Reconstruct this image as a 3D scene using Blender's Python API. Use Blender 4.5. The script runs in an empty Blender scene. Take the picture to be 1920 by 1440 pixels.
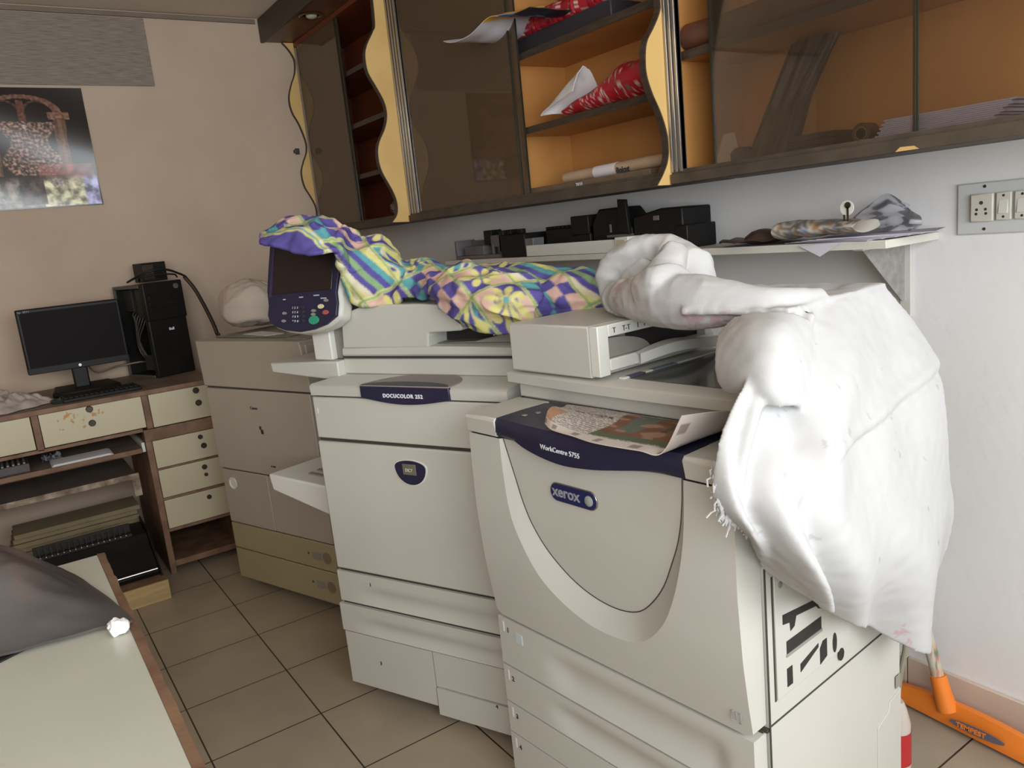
import bpy, bmesh, math, random
from math import radians as R, sin, cos, pi, sqrt
from mathutils import Vector, Matrix, noise
random.seed(7)
C = bpy.context.scene.collection
scn = bpy.context.scene

# ------------------------------------------------------------------ materials
MATS = {}
def srgb(r, g, b):
    f = lambda c: (c/255/12.92) if c/255 <= .04045 else ((c/255+.055)/1.055)**2.4
    return (f(r), f(g), f(b), 1)
def mat(name, col, rough=.5, metal=0, var=.06, scale=6, bump=0, bscale=60, spec=.5, stretch=None, col2=None, lo=.35, hi=.65, attr=None, emit=None):
    if name in MATS: return MATS[name]
    m = bpy.data.materials.new(name); m.use_nodes = True
    nt = m.node_tree; N = nt.nodes; L = nt.links; b = N['Principled BSDF']
    b.inputs['Roughness'].default_value = rough; b.inputs['Metallic'].default_value = metal
    b.inputs['Specular IOR Level'].default_value = spec
    tc = N.new('ShaderNodeTexCoord'); mp = N.new('ShaderNodeMapping'); L.new(tc.outputs['Object'], mp.inputs[0])
    if stretch: mp.inputs['Scale'].default_value = stretch
    nz = N.new('ShaderNodeTexNoise'); nz.inputs['Scale'].default_value = scale; nz.inputs['Detail'].default_value = 6
    L.new(mp.outputs[0], nz.inputs['Vector'])
    rp = N.new('ShaderNodeValToRGB'); L.new(nz.outputs['Fac'], rp.inputs[0])
    rp.color_ramp.elements[0].position = lo; rp.color_ramp.elements[1].position = hi
    c = col
    c2 = col2 if col2 else tuple(min(1, x*(1+var)) for x in c[:3])+(1,)
    rp.color_ramp.elements[0].color = c if col2 else tuple(x*(1-var) for x in c[:3])+(1,)
    rp.color_ramp.elements[1].color = c2
    if attr:
        a = N.new('ShaderNodeAttribute'); a.attribute_name = attr
        L.new(a.outputs['Color'], b.inputs['Base Color'])
    else: L.new(rp.outputs[0], b.inputs['Base Color'])
    if bump:
        n2 = N.new('ShaderNodeTexNoise'); n2.inputs['Scale'].default_value = bscale; n2.inputs['Detail'].default_value = 4
        L.new(mp.outputs[0], n2.inputs['Vector'])
        bp = N.new('ShaderNodeBump'); bp.inputs['Strength'].default_value = bump; bp.inputs['Distance'].default_value = .003
        L.new(n2.outputs['Fac'], bp.inputs['Height']); L.new(bp.outputs[0], b.inputs['Normal'])
    if emit:
        b.inputs['Emission Color'].default_value = emit[0]; b.inputs['Emission Strength'].default_value = emit[1]
    MATS[name] = m
    return m
def glass(name, tint=(1,1,1,1), ior=1.5, rough=.03, refl=None):
    m = bpy.data.materials.new(name); m.use_nodes = True; nt = m.node_tree; N = nt.nodes; L = nt.links
    N.remove(N['Principled BSDF']); out = N['Material Output']
    tr = N.new('ShaderNodeBsdfTransparent'); tr.inputs[0].default_value = tint
    gl = N.new('ShaderNodeBsdfGlossy'); gl.inputs['Roughness'].default_value = rough
    fr = N.new('ShaderNodeFresnel'); fr.inputs['IOR'].default_value = ior
    mx = N.new('ShaderNodeMixShader'); L.new(fr.outputs[0], mx.inputs[0]); L.new(tr.outputs[0], mx.inputs[1]); L.new(gl.outputs[0], mx.inputs[2])
    df = N.new('ShaderNodeBsdfDiffuse'); df.inputs[0].default_value = refl[0] if refl else (.5,.5,.5,1)
    m2 = N.new('ShaderNodeMixShader'); m2.inputs[0].default_value = refl[1] if refl else 0   # diffuse veil; on the cabinet panes it stands in for reflected light
    L.new(mx.outputs[0], m2.inputs[1]); L.new(df.outputs[0], m2.inputs[2]); L.new(m2.outputs[0], out.inputs[0])
    MATS[name] = m; return m

# ------------------------------------------------------------------ mesh building
class MB:
    def __init__(s): s.v = []; s.f = []; s.c = []
    def add(s, vs, fs):
        o = len(s.v); s.v += [Vector(p) for p in vs]; s.f += [tuple(i+o for i in f) for f in fs]; return s
    def box(s, x0, x1, y0, y1, z0, z1):
        return s.add([(x0,y0,z0),(x1,y0,z0),(x1,y1,z0),(x0,y1,z0),(x0,y0,z1),(x1,y0,z1),(x1,y1,z1),(x0,y1,z1)],
            [(3,2,1,0),(4,5,6,7),(0,1,5,4),(1,2,6,5),(2,3,7,6),(3,0,4,7)])
    def prism(s, pts, axis, a, b):
        # pts in the two remaining axes, extruded from a to b along axis
        def P(p, t):
            return (t,p[0],p[1]) if axis == 'x' else ((p[0],t,p[1]) if axis == 'y' else (p[0],p[1],t))
        n = len(pts)
        return s.add([P(p,a) for p in pts]+[P(p,b) for p in pts],
            [tuple(range(n))[::-1], tuple(range(n,2*n))]+[(i,(i+1)%n,(i+1)%n+n,i+n) for i in range(n)])
    def hexa(s, P):   # 8 corners: bottom 4 ccw, top 4 ccw
        return s.add(P, [(3,2,1,0),(4,5,6,7),(0,1,5,4),(1,2,6,5),(2,3,7,6),(3,0,4,7)])
    def grid(s, G, thick=None):
        r = len(G); c = len(G[0])
        G = [[Vector(p) for p in row] for row in G]
        if thick is None:
            return s.add([p for row in G for p in row], [(i*c+j, i*c+j+1, (i+1)*c+j+1, (i+1)*c+j) for i in range(r-1) for j in range(c-1)])
        N = [[None]*c for _ in range(r)]
        for i in range(r):
            for j in range(c):
                a = G[min(i+1,r-1)][j]-G[max(i-1,0)][j]; b = G[i][min(j+1,c-1)]-G[i][max(j-1,0)]
                n = a.cross(b); N[i][j] = n.normalized() if n.length > 1e-9 else Vector((0,0,1))
        o = len(s.v); k = r*c
        vs = [G[i][j]+N[i][j]*thick/2 for i in range(r) for j in range(c)]+[G[i][j]-N[i][j]*thick/2 for i in range(r) for j in range(c)]
        fs = [(i*c+j, (i+1)*c+j, (i+1)*c+j+1, i*c+j+1) for i in range(r-1) for j in range(c-1)]
        fs += [tuple(x+k for x in f[::-1]) for f in fs]
        bd = [(0,j) for j in range(c)]+[(i,c-1) for i in range(1,r)]+[(r-1,j) for j in range(c-2,-1,-1)]+[(i,0) for i in range(r-2,0,-1)]
        for t in range(len(bd)):
            a = bd[t]; b = bd[(t+1)%len(bd)]; ia = a[0]*c+a[1]; ib = b[0]*c+b[1]
            fs.append((ia, ib, ib+k, ia+k))
        return s.add(vs, fs)
    def tube(s, path, r, n=10, cap=True):
        path = [Vector(p[:3]) for p in path]; m = len(path)
        rs = r if isinstance(r, (list,tuple)) else [r]*m
        T = [(path[min(i+1,m-1)]-path[max(i-1,0)]).normalized() for i in range(m)]
        u = T[0].orthogonal().normalized(); vs = []
        for i in range(m):
            u = (u-T[i]*u.dot(T[i])); u = u.normalized() if u.length > 1e-6 else T[i].orthogonal().normalized()
            w = T[i].cross(u)
            vs += [path[i]+(u*cos(2*pi*k/n)+w*sin(2*pi*k/n))*rs[i] for k in range(n)]
        fs = [(i*n+k, i*n+(k+1)%n, (i+1)*n+(k+1)%n, (i+1)*n+k) for i in range(m-1) for k in range(n)]
        if cap: fs += [tuple(range(n))[::-1], tuple(range((m-1)*n, m*n))]
        return s.add(vs, fs)
    def lathe(s, c, prof, n=24, ax=(0,0,1)):
        ax = Vector(ax).normalized(); u = ax.orthogonal().normalized(); w = ax.cross(u); c = Vector(c); vs = []
        for r, h in prof: vs += [c+ax*h+(u*cos(2*pi*k/n)+w*sin(2*pi*k/n))*max(r,1e-5) for k in range(n)]
        m = len(prof)
        fs = [(i*n+k, i*n+(k+1)%n, (i+1)*n+(k+1)%n, (i+1)*n+k) for i in range(m-1) for k in range(n)]
        fs += [tuple(range(n))[::-1], tuple(range((m-1)*n, m*n))]
        return s.add(vs, fs)
    def ball(s, c, r, n=16):
        c = Vector(c); r = Vector(r) if not isinstance(r, (int,float)) else Vector((r,r,r)); vs = []; fs = []
        for i in range(1, n):
            a = pi*i/n
            for k in range(2*n):
                b = pi*k/n; vs.append(c+Vector((r.x*sin(a)*cos(b), r.y*sin(a)*sin(b), r.z*cos(a))))
        q = 2*n
        fs = [(i*q+k, (i+1)*q+k, (i+1)*q+(k+1)%q, i*q+(k+1)%q) for i in range(n-2) for k in range(q)]
        vs += [c+Vector((0,0,r.z)), c-Vector((0,0,r.z))]; t = len(vs)-2
        fs += [(t, k, (k+1)%q) for k in range(q)]+[(t+1, (n-2)*q+(k+1)%q, (n-2)*q+k) for k in range(q)]
        return s.add(vs, fs)
def cr(a, b, c, d, t):
    return .5*((2*b)+(-a+c)*t+(2*a-5*b+4*c-d)*t*t+(-a+3*b-3*c+d)*t**3)
def curve(P, n):
    P = [Vector(p) for p in P]; m = len(P); o = []
    for k in range(n+1):
        x = k/n*(m-1); i = min(int(x), m-2); t = x-i
        a = P[i-1] if i > 0 else P[0]*2-P[1]; d = P[i+2] if i+2 < m else P[-1]*2-P[-2]
        o.append(cr(a, P[i], P[i+1], d, t))
    return o
def patch(net, nr, nc):
    rows = [curve(r, nc) for r in net]
    cols = [curve([rows[i][j] for i in range(len(rows))], nr) for j in range(nc+1)]
    return [[cols[j][i] for j in range(nc+1)] for i in range(nr+1)]
def interp(x, pts):
    if x <= pts[0][0]: return pts[0][1]
    for (a,b),(c,d) in zip(pts, pts[1:]):
        if x <= c: return b+(d-b)*(x-a)/(c-a)
    return pts[-1][1]

def link_mesh(name, me, m, parent, bevel, seg, smooth):
    ob = bpy.data.objects.new(name, me); C.objects.link(ob)
    for mm in (m if isinstance(m, (list,tuple)) else [m]): me.materials.append(mm)
    if smooth:
        me.polygons.foreach_set('use_smooth', [True]*len(me.polygons))
        try: me.set_sharp_from_angle(angle=R(smooth if smooth is not True else 35))
        except Exception: pass
    if bevel:
        b = ob.modifiers.new('bevel', 'BEVEL'); b.width = bevel; b.segments = seg; b.limit_method = 'ANGLE'; b.angle_limit = R(40)
    if parent: ob.parent = parent
    return ob
def part(name, mb, m, parent=None, bevel=0, seg=2, smooth=True, world=False, label=None, colors=None, inv=None):
    vs = mb.v
    M = None
    if world and parent:
        M = (parent_matrix(parent)).inverted(); vs = [M @ v for v in vs]
    me = bpy.data.meshes.new(name); me.from_pydata([tuple(v) for v in vs], [], mb.f); me.validate()
    bm = bmesh.new(); bm.from_mesh(me); bmesh.ops.recalc_face_normals(bm, faces=bm.faces); bm.to_mesh(me); bm.free()
    if colors:
        ca = me.color_attributes.new('print', 'FLOAT_COLOR', 'POINT')
        for i, v in enumerate(mb.v): ca.data[i].color = colors(i, v)
    ob = link_mesh(name, me, m, parent, bevel, seg, smooth)
    if label: ob['label'] = label
    return ob
def parent_matrix(p):
    M = Matrix.Identity(4)
    while p: M = (Matrix.Translation(p.location) @ p.rotation_euler.to_matrix().to_4x4()) @ M; p = p.parent
    return M
def thing(name, label, cat, loc=(0,0,0), yaw=0, group=None):
    o = bpy.data.objects.new(name, None); C.objects.link(o); o.empty_display_size = .1
    o.location = loc; o.rotation_euler = (0,0,R(yaw)); o['label'] = label; o['category'] = cat
    if group: o['group'] = group
    return o
def solo(name, mb, m, label, cat, group=None, **k):
    c = Vector((sum(v.x for v in mb.v)/len(mb.v), sum(v.y for v in mb.v)/len(mb.v), min(v.z for v in mb.v)))
    orig = mb.v; mb.v = [v-c for v in mb.v]
    cf = k.pop('colors', None)
    ob = part(name, mb, m, colors=(lambda i, v: cf(i, orig[i])) if cf else None, **k); ob.location = c
    ob['label'] = label; ob['category'] = cat
    if group: ob['group'] = group
    return ob
def struct(name, mb, m, **k):
    ob = part(name, mb, m, **k); ob['kind'] = 'structure'; return ob
def text_part(name, body, size, m, parent, org, right, up, depth=.0012, space=1, align='LEFT', bold=0):
    cu = bpy.data.curves.new(name, 'FONT'); cu.body = body; cu.size = size; cu.extrude = depth/2; cu.space_character = space
    cu.align_x = align; cu.offset = bold; cu.resolution_u = 3
    t = bpy.data.objects.new(name, cu); C.objects.link(t)
    dg = bpy.context.evaluated_depsgraph_get(); me = bpy.data.meshes.new_from_object(t.evaluated_get(dg))
    bpy.data.objects.remove(t); me.name = name
    r = Vector(right).normalized(); u = Vector(up); u = (u-r*u.dot(r)).normalized(); n = r.cross(u)
    M = Matrix((r, u, n)).transposed().to_4x4(); M.translation = Vector(org)
    me.transform(M); me.materials.clear()
    return link_mesh(name, me, m, parent, 0, 1, False)
def remeshed(mb, voxel, smooth=6, factor=.6):
    me = bpy.data.meshes.new('tmp'); me.from_pydata([tuple(v) for v in mb.v], [], mb.f)
    bm = bmesh.new(); bm.from_mesh(me); bmesh.ops.recalc_face_normals(bm, faces=bm.faces); bm.to_mesh(me); bm.free()
    o = bpy.data.objects.new('tmp', me); C.objects.link(o)
    r = o.modifiers.new('r', 'REMESH'); r.mode = 'VOXEL'; r.voxel_size = voxel
    if smooth: s = o.modifiers.new('s', 'SMOOTH'); s.iterations = smooth; s.factor = factor
    dg = bpy.context.evaluated_depsgraph_get(); m2 = bpy.data.meshes.new_from_object(o.evaluated_get(dg))
    out = MB(); out.v = [v.co.copy() for v in m2.vertices]; out.f = [tuple(p.vertices) for p in m2.polygons]
    nm = [v.normal.copy() for v in m2.vertices]
    bpy.data.objects.remove(o); bpy.data.meshes.remove(m2); bpy.data.meshes.remove(me)
    return out, nm
def loft_path(P, n=14, sub=8):
    c = curve([p[:3] for p in P], sub*(len(P)-1)); r = [q[0] for q in curve([(p[3],0,0) for p in P], sub*(len(P)-1))]
    m = MB(); m.tube(c, r, n); return m
def join(*ms):
    o = MB()
    for m in ms: o.add(m.v, m.f)
    return o
def fractal(p, s, o=3): return noise.fractal(Vector(p)*s, 1, 2, o, noise_basis='PERLIN_ORIGINAL')
W_DRAPE=(
 ((0.672,0.127,1.127),(0.672,0.173,1.125),(0.672,0.222,1.126),(0.672,0.273,1.127),(0.672,0.326,1.128),(0.672,0.387,1.129),(0.672,0.442,1.130)),
 ((0.685,0.046,1.101),(0.690,0.095,1.093),(0.700,0.146,1.089),(0.700,0.218,1.083),(0.700,0.306,1.078),(0.690,0.413,1.072),(0.690,0.496,1.070)),
 ((0.690,-0.038,1.054),(0.710,0.003,1.044),(0.730,0.053,1.035),(0.740,0.133,1.024),(0.740,0.240,1.010),(0.730,0.374,1.001),(0.720,0.521,0.991)),
 ((0.690,-0.095,0.998),(0.720,-0.063,0.983),(0.750,-0.019,0.971),(0.770,0.051,0.956),(0.770,0.169,0.932),(0.760,0.326,0.909),(0.750,0.504,0.889)),
 ((0.690,-0.115,0.946),(0.730,-0.101,0.927),(0.770,-0.069,0.914),(0.790,0.012,0.890),(0.790,0.143,0.852),(0.770,0.344,0.803),(0.760,0.535,0.781)),
 ((0.700,-0.112,0.901),(0.730,-0.086,0.868),(0.770,-0.053,0.847),(0.800,0.012,0.821),(0.790,0.167,0.761),(0.770,0.375,0.705),(0.760,0.565,0.681)),
 ((0.700,-0.064,0.854),(0.720,-0.042,0.806),(0.760,-0.012,0.778),(0.780,0.062,0.734),(0.780,0.196,0.673),(0.760,0.400,0.612),(0.750,0.559,0.599)),
 ((0.700,-0.034,0.829),(0.710,0.002,0.766),(0.730,0.052,0.707),(0.740,0.135,0.640),(0.740,0.260,0.561),(0.740,0.420,0.463),(0.740,0.495,0.526)))
W_PUFF=(
 ((0.599,0.090,1.125),(0.637,0.080,1.133),(0.665,0.080,1.135),(0.684,0.100,1.132),(0.690,0.130,1.123),(0.689,0.150,1.117)),
 ((0.599,0.050,1.103),(0.642,0.030,1.115),(0.685,0.020,1.121),(0.717,0.030,1.119),(0.716,0.080,1.097),(0.704,0.130,1.084)),
 ((0.613,0.020,1.076),(0.657,0.000,1.082),(0.704,-0.015,1.088),(0.733,-0.005,1.086),(0.736,0.040,1.066),(0.724,0.090,1.047)),
 ((0.622,0.010,1.047),(0.668,-0.015,1.052),(0.713,-0.030,1.053),(0.738,-0.025,1.047),(0.744,0.010,1.037),(0.736,0.060,1.019)),
 ((0.634,0.010,1.028),(0.675,-0.005,1.030),(0.708,-0.015,1.028),(0.734,-0.015,1.023),(0.742,0.010,1.018),(0.735,0.050,1.002)))
W_ROLL=((0.202,0.240,1.141,0.026),(0.280,0.210,1.140,0.036),(0.359,0.180,1.142,0.044),(0.432,0.160,1.142,0.048),(0.491,0.150,1.142,0.046),(0.540,0.150,1.143,0.040),(0.587,0.150,1.143,0.030),(0.624,0.160,1.143,0.024),(0.644,0.190,1.143,0.020),(0.657,0.250,1.141,0.014))
W_ARCH=((0.187,0.270,1.118,0.018),(0.154,0.280,1.148,0.022),(0.158,0.280,1.179,0.024),(0.177,0.290,1.207,0.028),(0.218,0.300,1.225,0.030),(0.267,0.310,1.226,0.026),(0.319,0.310,1.216,0.030),(0.356,0.310,1.189,0.034),(0.369,0.310,1.154,0.032),(0.382,0.300,1.124,0.030))
W_FOLD=((0.340,0.270,1.227,0.020),(0.349,0.250,1.203,0.026),(0.329,0.240,1.178,0.026),(0.297,0.240,1.158,0.022))
W_LOBE=((0.352,0.160,1.162,0.030),(0.395,0.155,1.170,0.038),(0.416,0.170,1.166,0.036),(0.433,0.190,1.151,0.030))
W_BACK=((0.169,0.330,1.171,0.050),(0.242,0.340,1.163,0.075),(0.312,0.330,1.157,0.055))
C_TOP=(
 ((-0.181,0.100,1.355),(-0.111,0.100,1.373),(-0.047,0.100,1.377),(0.013,0.120,1.371),(0.050,0.160,1.353),(0.065,0.200,1.329)),
 ((-0.115,0.020,1.340),(-0.039,0.020,1.351),(0.030,0.020,1.348),(0.086,0.040,1.337),(0.100,0.100,1.315),(0.106,0.160,1.282)),
 ((-0.097,-0.005,1.329),(-0.025,-0.010,1.314),(0.041,-0.010,1.294),(0.101,-0.005,1.285),(0.143,0.030,1.289),(0.125,0.080,1.245)))
C_BODY=(
 ((0.078,0.130,1.351),(0.095,0.160,1.326),(0.134,0.200,1.312),(0.152,0.240,1.276),(0.152,0.270,1.229),(0.212,0.300,1.234),(0.282,0.300,1.203),(0.347,0.300,1.216),(0.463,0.280,1.206),(0.587,0.260,1.196),(0.688,0.240,1.188),(0.759,0.240,1.174)),
 ((0.123,0.060,1.316),(0.131,0.090,1.279),(0.170,0.140,1.272),(0.196,0.180,1.239),(0.239,0.200,1.210),(0.311,0.200,1.204),(0.393,0.180,1.192),(0.472,0.160,1.183),(0.557,0.150,1.173),(0.641,0.160,1.166),(0.717,0.180,1.162),(0.775,0.220,1.165)),
 ((0.132,0.050,1.291),(0.115,0.090,1.223),(0.159,0.120,1.218),(0.221,0.140,1.191),(0.276,0.160,1.179),(0.353,0.150,1.177),(0.440,0.120,1.163),(0.524,0.100,1.148),(0.593,0.110,1.138),(0.668,0.130,1.130),(0.738,0.160,1.128),(0.802,0.200,1.137)),
 ((0.130,0.060,1.271),(0.102,0.100,1.173),(0.144,0.120,1.133),(0.221,0.130,1.143),(0.287,0.140,1.149),(0.365,0.130,1.155),(0.451,0.100,1.138),(0.532,0.080,1.106),(0.593,0.100,1.088),(0.657,0.140,1.080),(0.734,0.160,1.086),(0.812,0.200,1.095)))
C_LUMP=(
 ((0.352,0.140,1.198),(0.425,0.140,1.215),(0.506,0.140,1.212),(0.589,0.140,1.196),(0.649,0.160,1.174)),
 ((0.392,0.090,1.168),(0.483,0.050,1.169),(0.566,0.040,1.163),(0.638,0.050,1.150),(0.686,0.100,1.136)),
 ((0.419,0.090,1.127),(0.492,0.050,1.124),(0.574,0.030,1.118),(0.633,0.050,1.107),(0.675,0.100,1.099)),
 ((0.450,0.100,1.098),(0.498,0.080,1.086),(0.565,0.070,1.075),(0.608,0.090,1.068),(0.654,0.120,1.077)))
C_ROPE=((0.095,0.120,1.286,0.030),(0.109,0.180,1.237,0.040),(0.144,0.220,1.186,0.035),(0.221,0.240,1.173,0.030),(0.358,0.200,1.164,0.035),(0.485,0.160,1.156,0.045),(0.578,0.160,1.145,0.045),(0.656,0.180,1.139,0.035),(0.733,0.200,1.140,0.020),(0.796,0.200,1.144,0.015))
W_TOP=(
 ((0.298,0.382,1.130),(0.352,0.390,1.130),(0.405,0.414,1.130),(0.456,0.429,1.130),(0.505,0.444,1.130),(0.568,0.449,1.130),(0.621,0.446,1.130),(0.671,0.443,1.130)),
 ((0.443,0.190,1.133),(0.483,0.207,1.133),(0.537,0.217,1.133),(0.569,0.233,1.133),(0.602,0.261,1.133),(0.617,0.303,1.133),(0.649,0.353,1.133),(0.682,0.382,1.133)),
 ((0.510,0.102,1.127),(0.546,0.119,1.127),(0.601,0.120,1.127),(0.639,0.120,1.127),(0.673,0.125,1.127),(0.675,0.177,1.127),(0.670,0.276,1.127),(0.662,0.422,1.127)))
CAM_F=1462.95
CAM_R=((0.562858,0.820588,-0.099129),(-0.106174,0.190716,0.975886),(-0.819706,0.538760,-0.194471))
# ------------------------------------------------------------------ palette
PLA = mat('machine_plastic', srgb(193,191,182), .45, var=.03, scale=3, bump=.05, bscale=900)
PLW = mat('machine_plastic_pale', srgb(216,214,206), .4, var=.02, scale=3)
PLG = mat('copier_grey_plastic', srgb(168,159,145), .5, var=.04, scale=3, bump=.05, bscale=900)
PLG2 = mat('copier_tan_plastic', srgb(160,148,116), .5, var=.05, scale=3)
PGREY = mat('machine_grey_plastic', srgb(140,136,128), .45, var=.04, scale=5)
SEAM = mat('seam_shadow_gap', srgb(62,58,52), .9, var=.05)
NAVY = mat('navy_panel', srgb(38,37,62), .35, var=.08, scale=20, bump=.05, bscale=500)
DARK = mat('dark_interior', srgb(38,35,32), .7, var=.2, scale=20)
BLACK = mat('black_plastic', srgb(27,25,24), .45, var=.15, scale=14, bump=.03, bscale=300, spec=.22)
BLACKM = mat('black_metal_case', srgb(30,28,27), .5, var=.2, scale=8, spec=.2)
SCREEN = mat('black_screen', srgb(26,23,22), .5, var=.1, scale=3, spec=.06)
WHITE = mat('white_ink', srgb(225,225,230), .6, var=.01)
INK = mat('dark_ink', srgb(60,58,60), .6, var=.01)
GREYLET = mat('grey_letter', srgb(150,150,158), .5, var=.01)
PAPER = mat('paper', srgb(226,222,222), .8, var=.03, scale=12)
WOODE = mat('worn_wood_edge', srgb(104,74,56), .65, var=.3, scale=14, bump=.3, bscale=80, col2=srgb(132,102,78))
WOODT = mat('dusty_desk_top', srgb(104,88,76), .55, var=.2, scale=9, col2=srgb(126,110,96))
LAM = mat('cream_laminate', srgb(190,180,152), .35, var=.03, scale=4, bump=.04, bscale=200)
LAMT = mat('pale_table_laminate', srgb(188,187,173), .3, var=.03, scale=5, bump=.06, bscale=260)
ORANGE_L = mat('orange_yellow_laminate', srgb(190,132,72), .45, var=.05, scale=5, col2=srgb(200,144,82))
YEL = mat('yellow_laminate', srgb(208,170,106), .4, var=.05, scale=7, col2=srgb(216,180,116))
DKW = mat('dark_brown_trim', srgb(62,50,40), .5, var=.25, scale=18, bump=.2, bscale=80, stretch=(1,6,6))
DKG = mat('dusty_dark_rail', srgb(78,68,56), .6, var=.2, scale=16, bump=.15, bscale=90)
CHROME = mat('aluminium_track', srgb(170,165,160), .3, metal=.9, var=.05, scale=20)
BRASSD = mat('old_lock_metal', srgb(72,64,56), .4, metal=.6, var=.25, scale=60)
GLS = glass('cabinet_glass', (.97,.96,.94,1), 1.5, .02, ((.60,.40,.25,1), .12))  # brown veil puts the reflections into the pane colour
GLS2 = glass('faint_veil_cabinet_glass', (.98,.97,.95,1), 1.5, .02, ((.40,.28,.18,1), .035))  # thinner painted reflection veil for the right bay
GCLEAR = glass('clear_plastic', (.9,.9,.92,1), 1.35, .12, ((.7,.7,.75,1), .18))
GPLAT = mat('platen_glass', srgb(80,80,74), .12, var=.05, scale=5)
WCLOTH = mat('white_cotton', srgb(186,185,184), .95, var=.02, scale=9, bump=.12, bscale=500, spec=.1)

# walls
def wall_material(name, a, b, c):
    m = mat(name, a, .85, var=.04, scale=2.2, bump=.25, bscale=45, col2=b, spec=.2)
    return m
WALLA = wall_material('painted_wall_lilac', srgb(184,163,143), srgb(194,173,153), None)
WALLB = wall_material('painted_wall_grey', srgb(224,221,219), srgb(231,229,228), None)
CEIL = wall_material('ceiling_paint', srgb(214,200,184), srgb(224,210,194), None)

YB, XA, ZC = 1.82, -4.06, 2.435
XR, YF = 1.2, -2.8
# tiled floor
def floor_material():
    m = bpy.data.materials.new('floor_tiles'); m.use_nodes = True; nt = m.node_tree; N = nt.nodes; L = nt.links; b = N['Principled BSDF']
    tc = N.new('ShaderNodeTexCoord'); mp = N.new('ShaderNodeMapping'); L.new(tc.outputs['Object'], mp.inputs[0])
    T = .3046
    mp.inputs['Location'].default_value = (3.2563/T, -.5749/T, 0); mp.inputs['Scale'].default_value = (1/T, 1/T, 1)
    br = N.new('ShaderNodeTexBrick'); br.offset = 0; br.squash = 1; L.new(mp.outputs[0], br.inputs[0])
    br.inputs['Scale'].default_value = 1; br.inputs['Mortar Size'].default_value = .0075; br.inputs['Mortar Smooth'].default_value = .1
    br.inputs['Brick Width'].default_value = 1; br.inputs['Row Height'].default_value = 1; br.inputs['Bias'].default_value = 0
    br.inputs['Color1'].default_value = srgb(164,144,116); br.inputs['Color2'].default_value = srgb(158,142,118); br.inputs['Mortar'].default_value = srgb(52,38,28)
    nz = N.new('ShaderNodeTexNoise'); nz.inputs['Scale'].default_value = 5; nz.inputs['Detail'].default_value = 8; L.new(tc.outputs['Object'], nz.inputs[0])
    mx = N.new('ShaderNodeMix'); mx.data_type = 'RGBA'; mx.blend_type = 'MULTIPLY'; mx.inputs[0].default_value = .35
    L.new(br.outputs['Color'], mx.inputs[6]); L.new(nz.outputs['Fac'], mx.inputs[7])
    hs = N.new('ShaderNodeHueSaturation'); hs.inputs['Saturation'].default_value = .8; L.new(mx.outputs[2], hs.inputs['Color']); hs.inputs['Value'].default_value = 1.15
    L.new(hs.outputs[0], b.inputs['Base Color']); b.inputs['Roughness'].default_value = .38
    bp = N.new('ShaderNodeBump'); bp.inputs['Strength'].default_value = .3; bp.inputs['Distance'].default_value = .002; bp.invert = True
    L.new(br.outputs['Fac'], bp.inputs['Height']); L.new(bp.outputs[0], b.inputs['Normal'])
    return m
FLOORM = floor_material()
struct('floor', MB().box(XA-.1, XR+.1, YF-.1, YB+.1, -.08, 0), FLOORM, smooth=False)
struct('ceiling', MB().box(XA-.1, XR+.1, YF-.1, YB+.1, ZC, ZC+.1), CEIL, smooth=False)
struct('wall_back', MB().box(XA-.1, XR+.1, YB, YB+.1, 0, ZC), WALLB, smooth=False)
struct('wall_left', MB().box(XA-.1, XA, YF, YB, 0, ZC), WALLA, smooth=False)
struct('wall_front', MB().box(XA-.1, XR+.1, YF-.1, YF, 0, ZC), WALLA, smooth=False)
# right wall with the wide shop window the daylight comes through
wr = MB(); wr.box(XR, XR+.12, YF, -1.9, 0, ZC); wr.box(XR, XR+.12, 1.6, YB, 0, ZC); wr.box(XR, XR+.12, -1.9, 1.6, 2.25, ZC); wr.box(XR, XR+.12, -1.9, 1.6, 0, .9)
struct('wall_right', wr, WALLB, smooth=False)
df = MB(); df.box(XR-.02, XR+.14, -1.95, -1.89, .86, 2.29); df.box(XR-.02, XR+.14, 1.59, 1.65, .86, 2.29); df.box(XR-.02, XR+.14, -1.89, 1.59, 2.24, 2.29); df.box(XR-.04, XR+.14, -1.89, 1.59, .86, .91); df.box(XR, XR+.1, -.17, -.13, .91, 2.24)
struct('window_1', df, WOODE, bevel=.004)
# skirting tiles along the back wall, cut into tiles by thin joints
SKT = mat('skirting_tile', srgb(196,176,160), .35, var=.05, scale=5, col2=srgb(206,188,172))
sk = MB(); x = XA
while x < XR:
    sk.box(x+.0015, min(x+.3046, XR)-.0015, YB-.012, YB, 0, .105); x += .3046
struct('baseboard_back', sk, SKT, bevel=.002)
sk = MB(); y = YF
while y < YB:
    sk.box(XA, XA+.012, y+.0015, min(y+.3046, YB-.013)-.0015, 0, .105); y += .3046
struct('baseboard_left', sk, SKT, bevel=.002)
TRM = mat('ceiling_trim', srgb(120,106,94), .8, var=.08, scale=8)
struct('trim_1', MB().box(XA, XA+.012, YF, 1.37, ZC-.026, ZC-.006), TRM, smooth=False)

# grey patch board high on the left wall
BOARD = mat('grey_grained_board', srgb(118,108,98), .8, scale=5, stretch=(3,3,60), col2=srgb(150,138,126), bump=.4, bscale=20, lo=.3, hi=.7)
solo('wall_board', MB().box(XA, XA+.008, -1.2, .856, 2.11, 2.405), BOARD, 'flat grey grained board fixed high on the left wall under the ceiling', 'board', bevel=.001)

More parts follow.
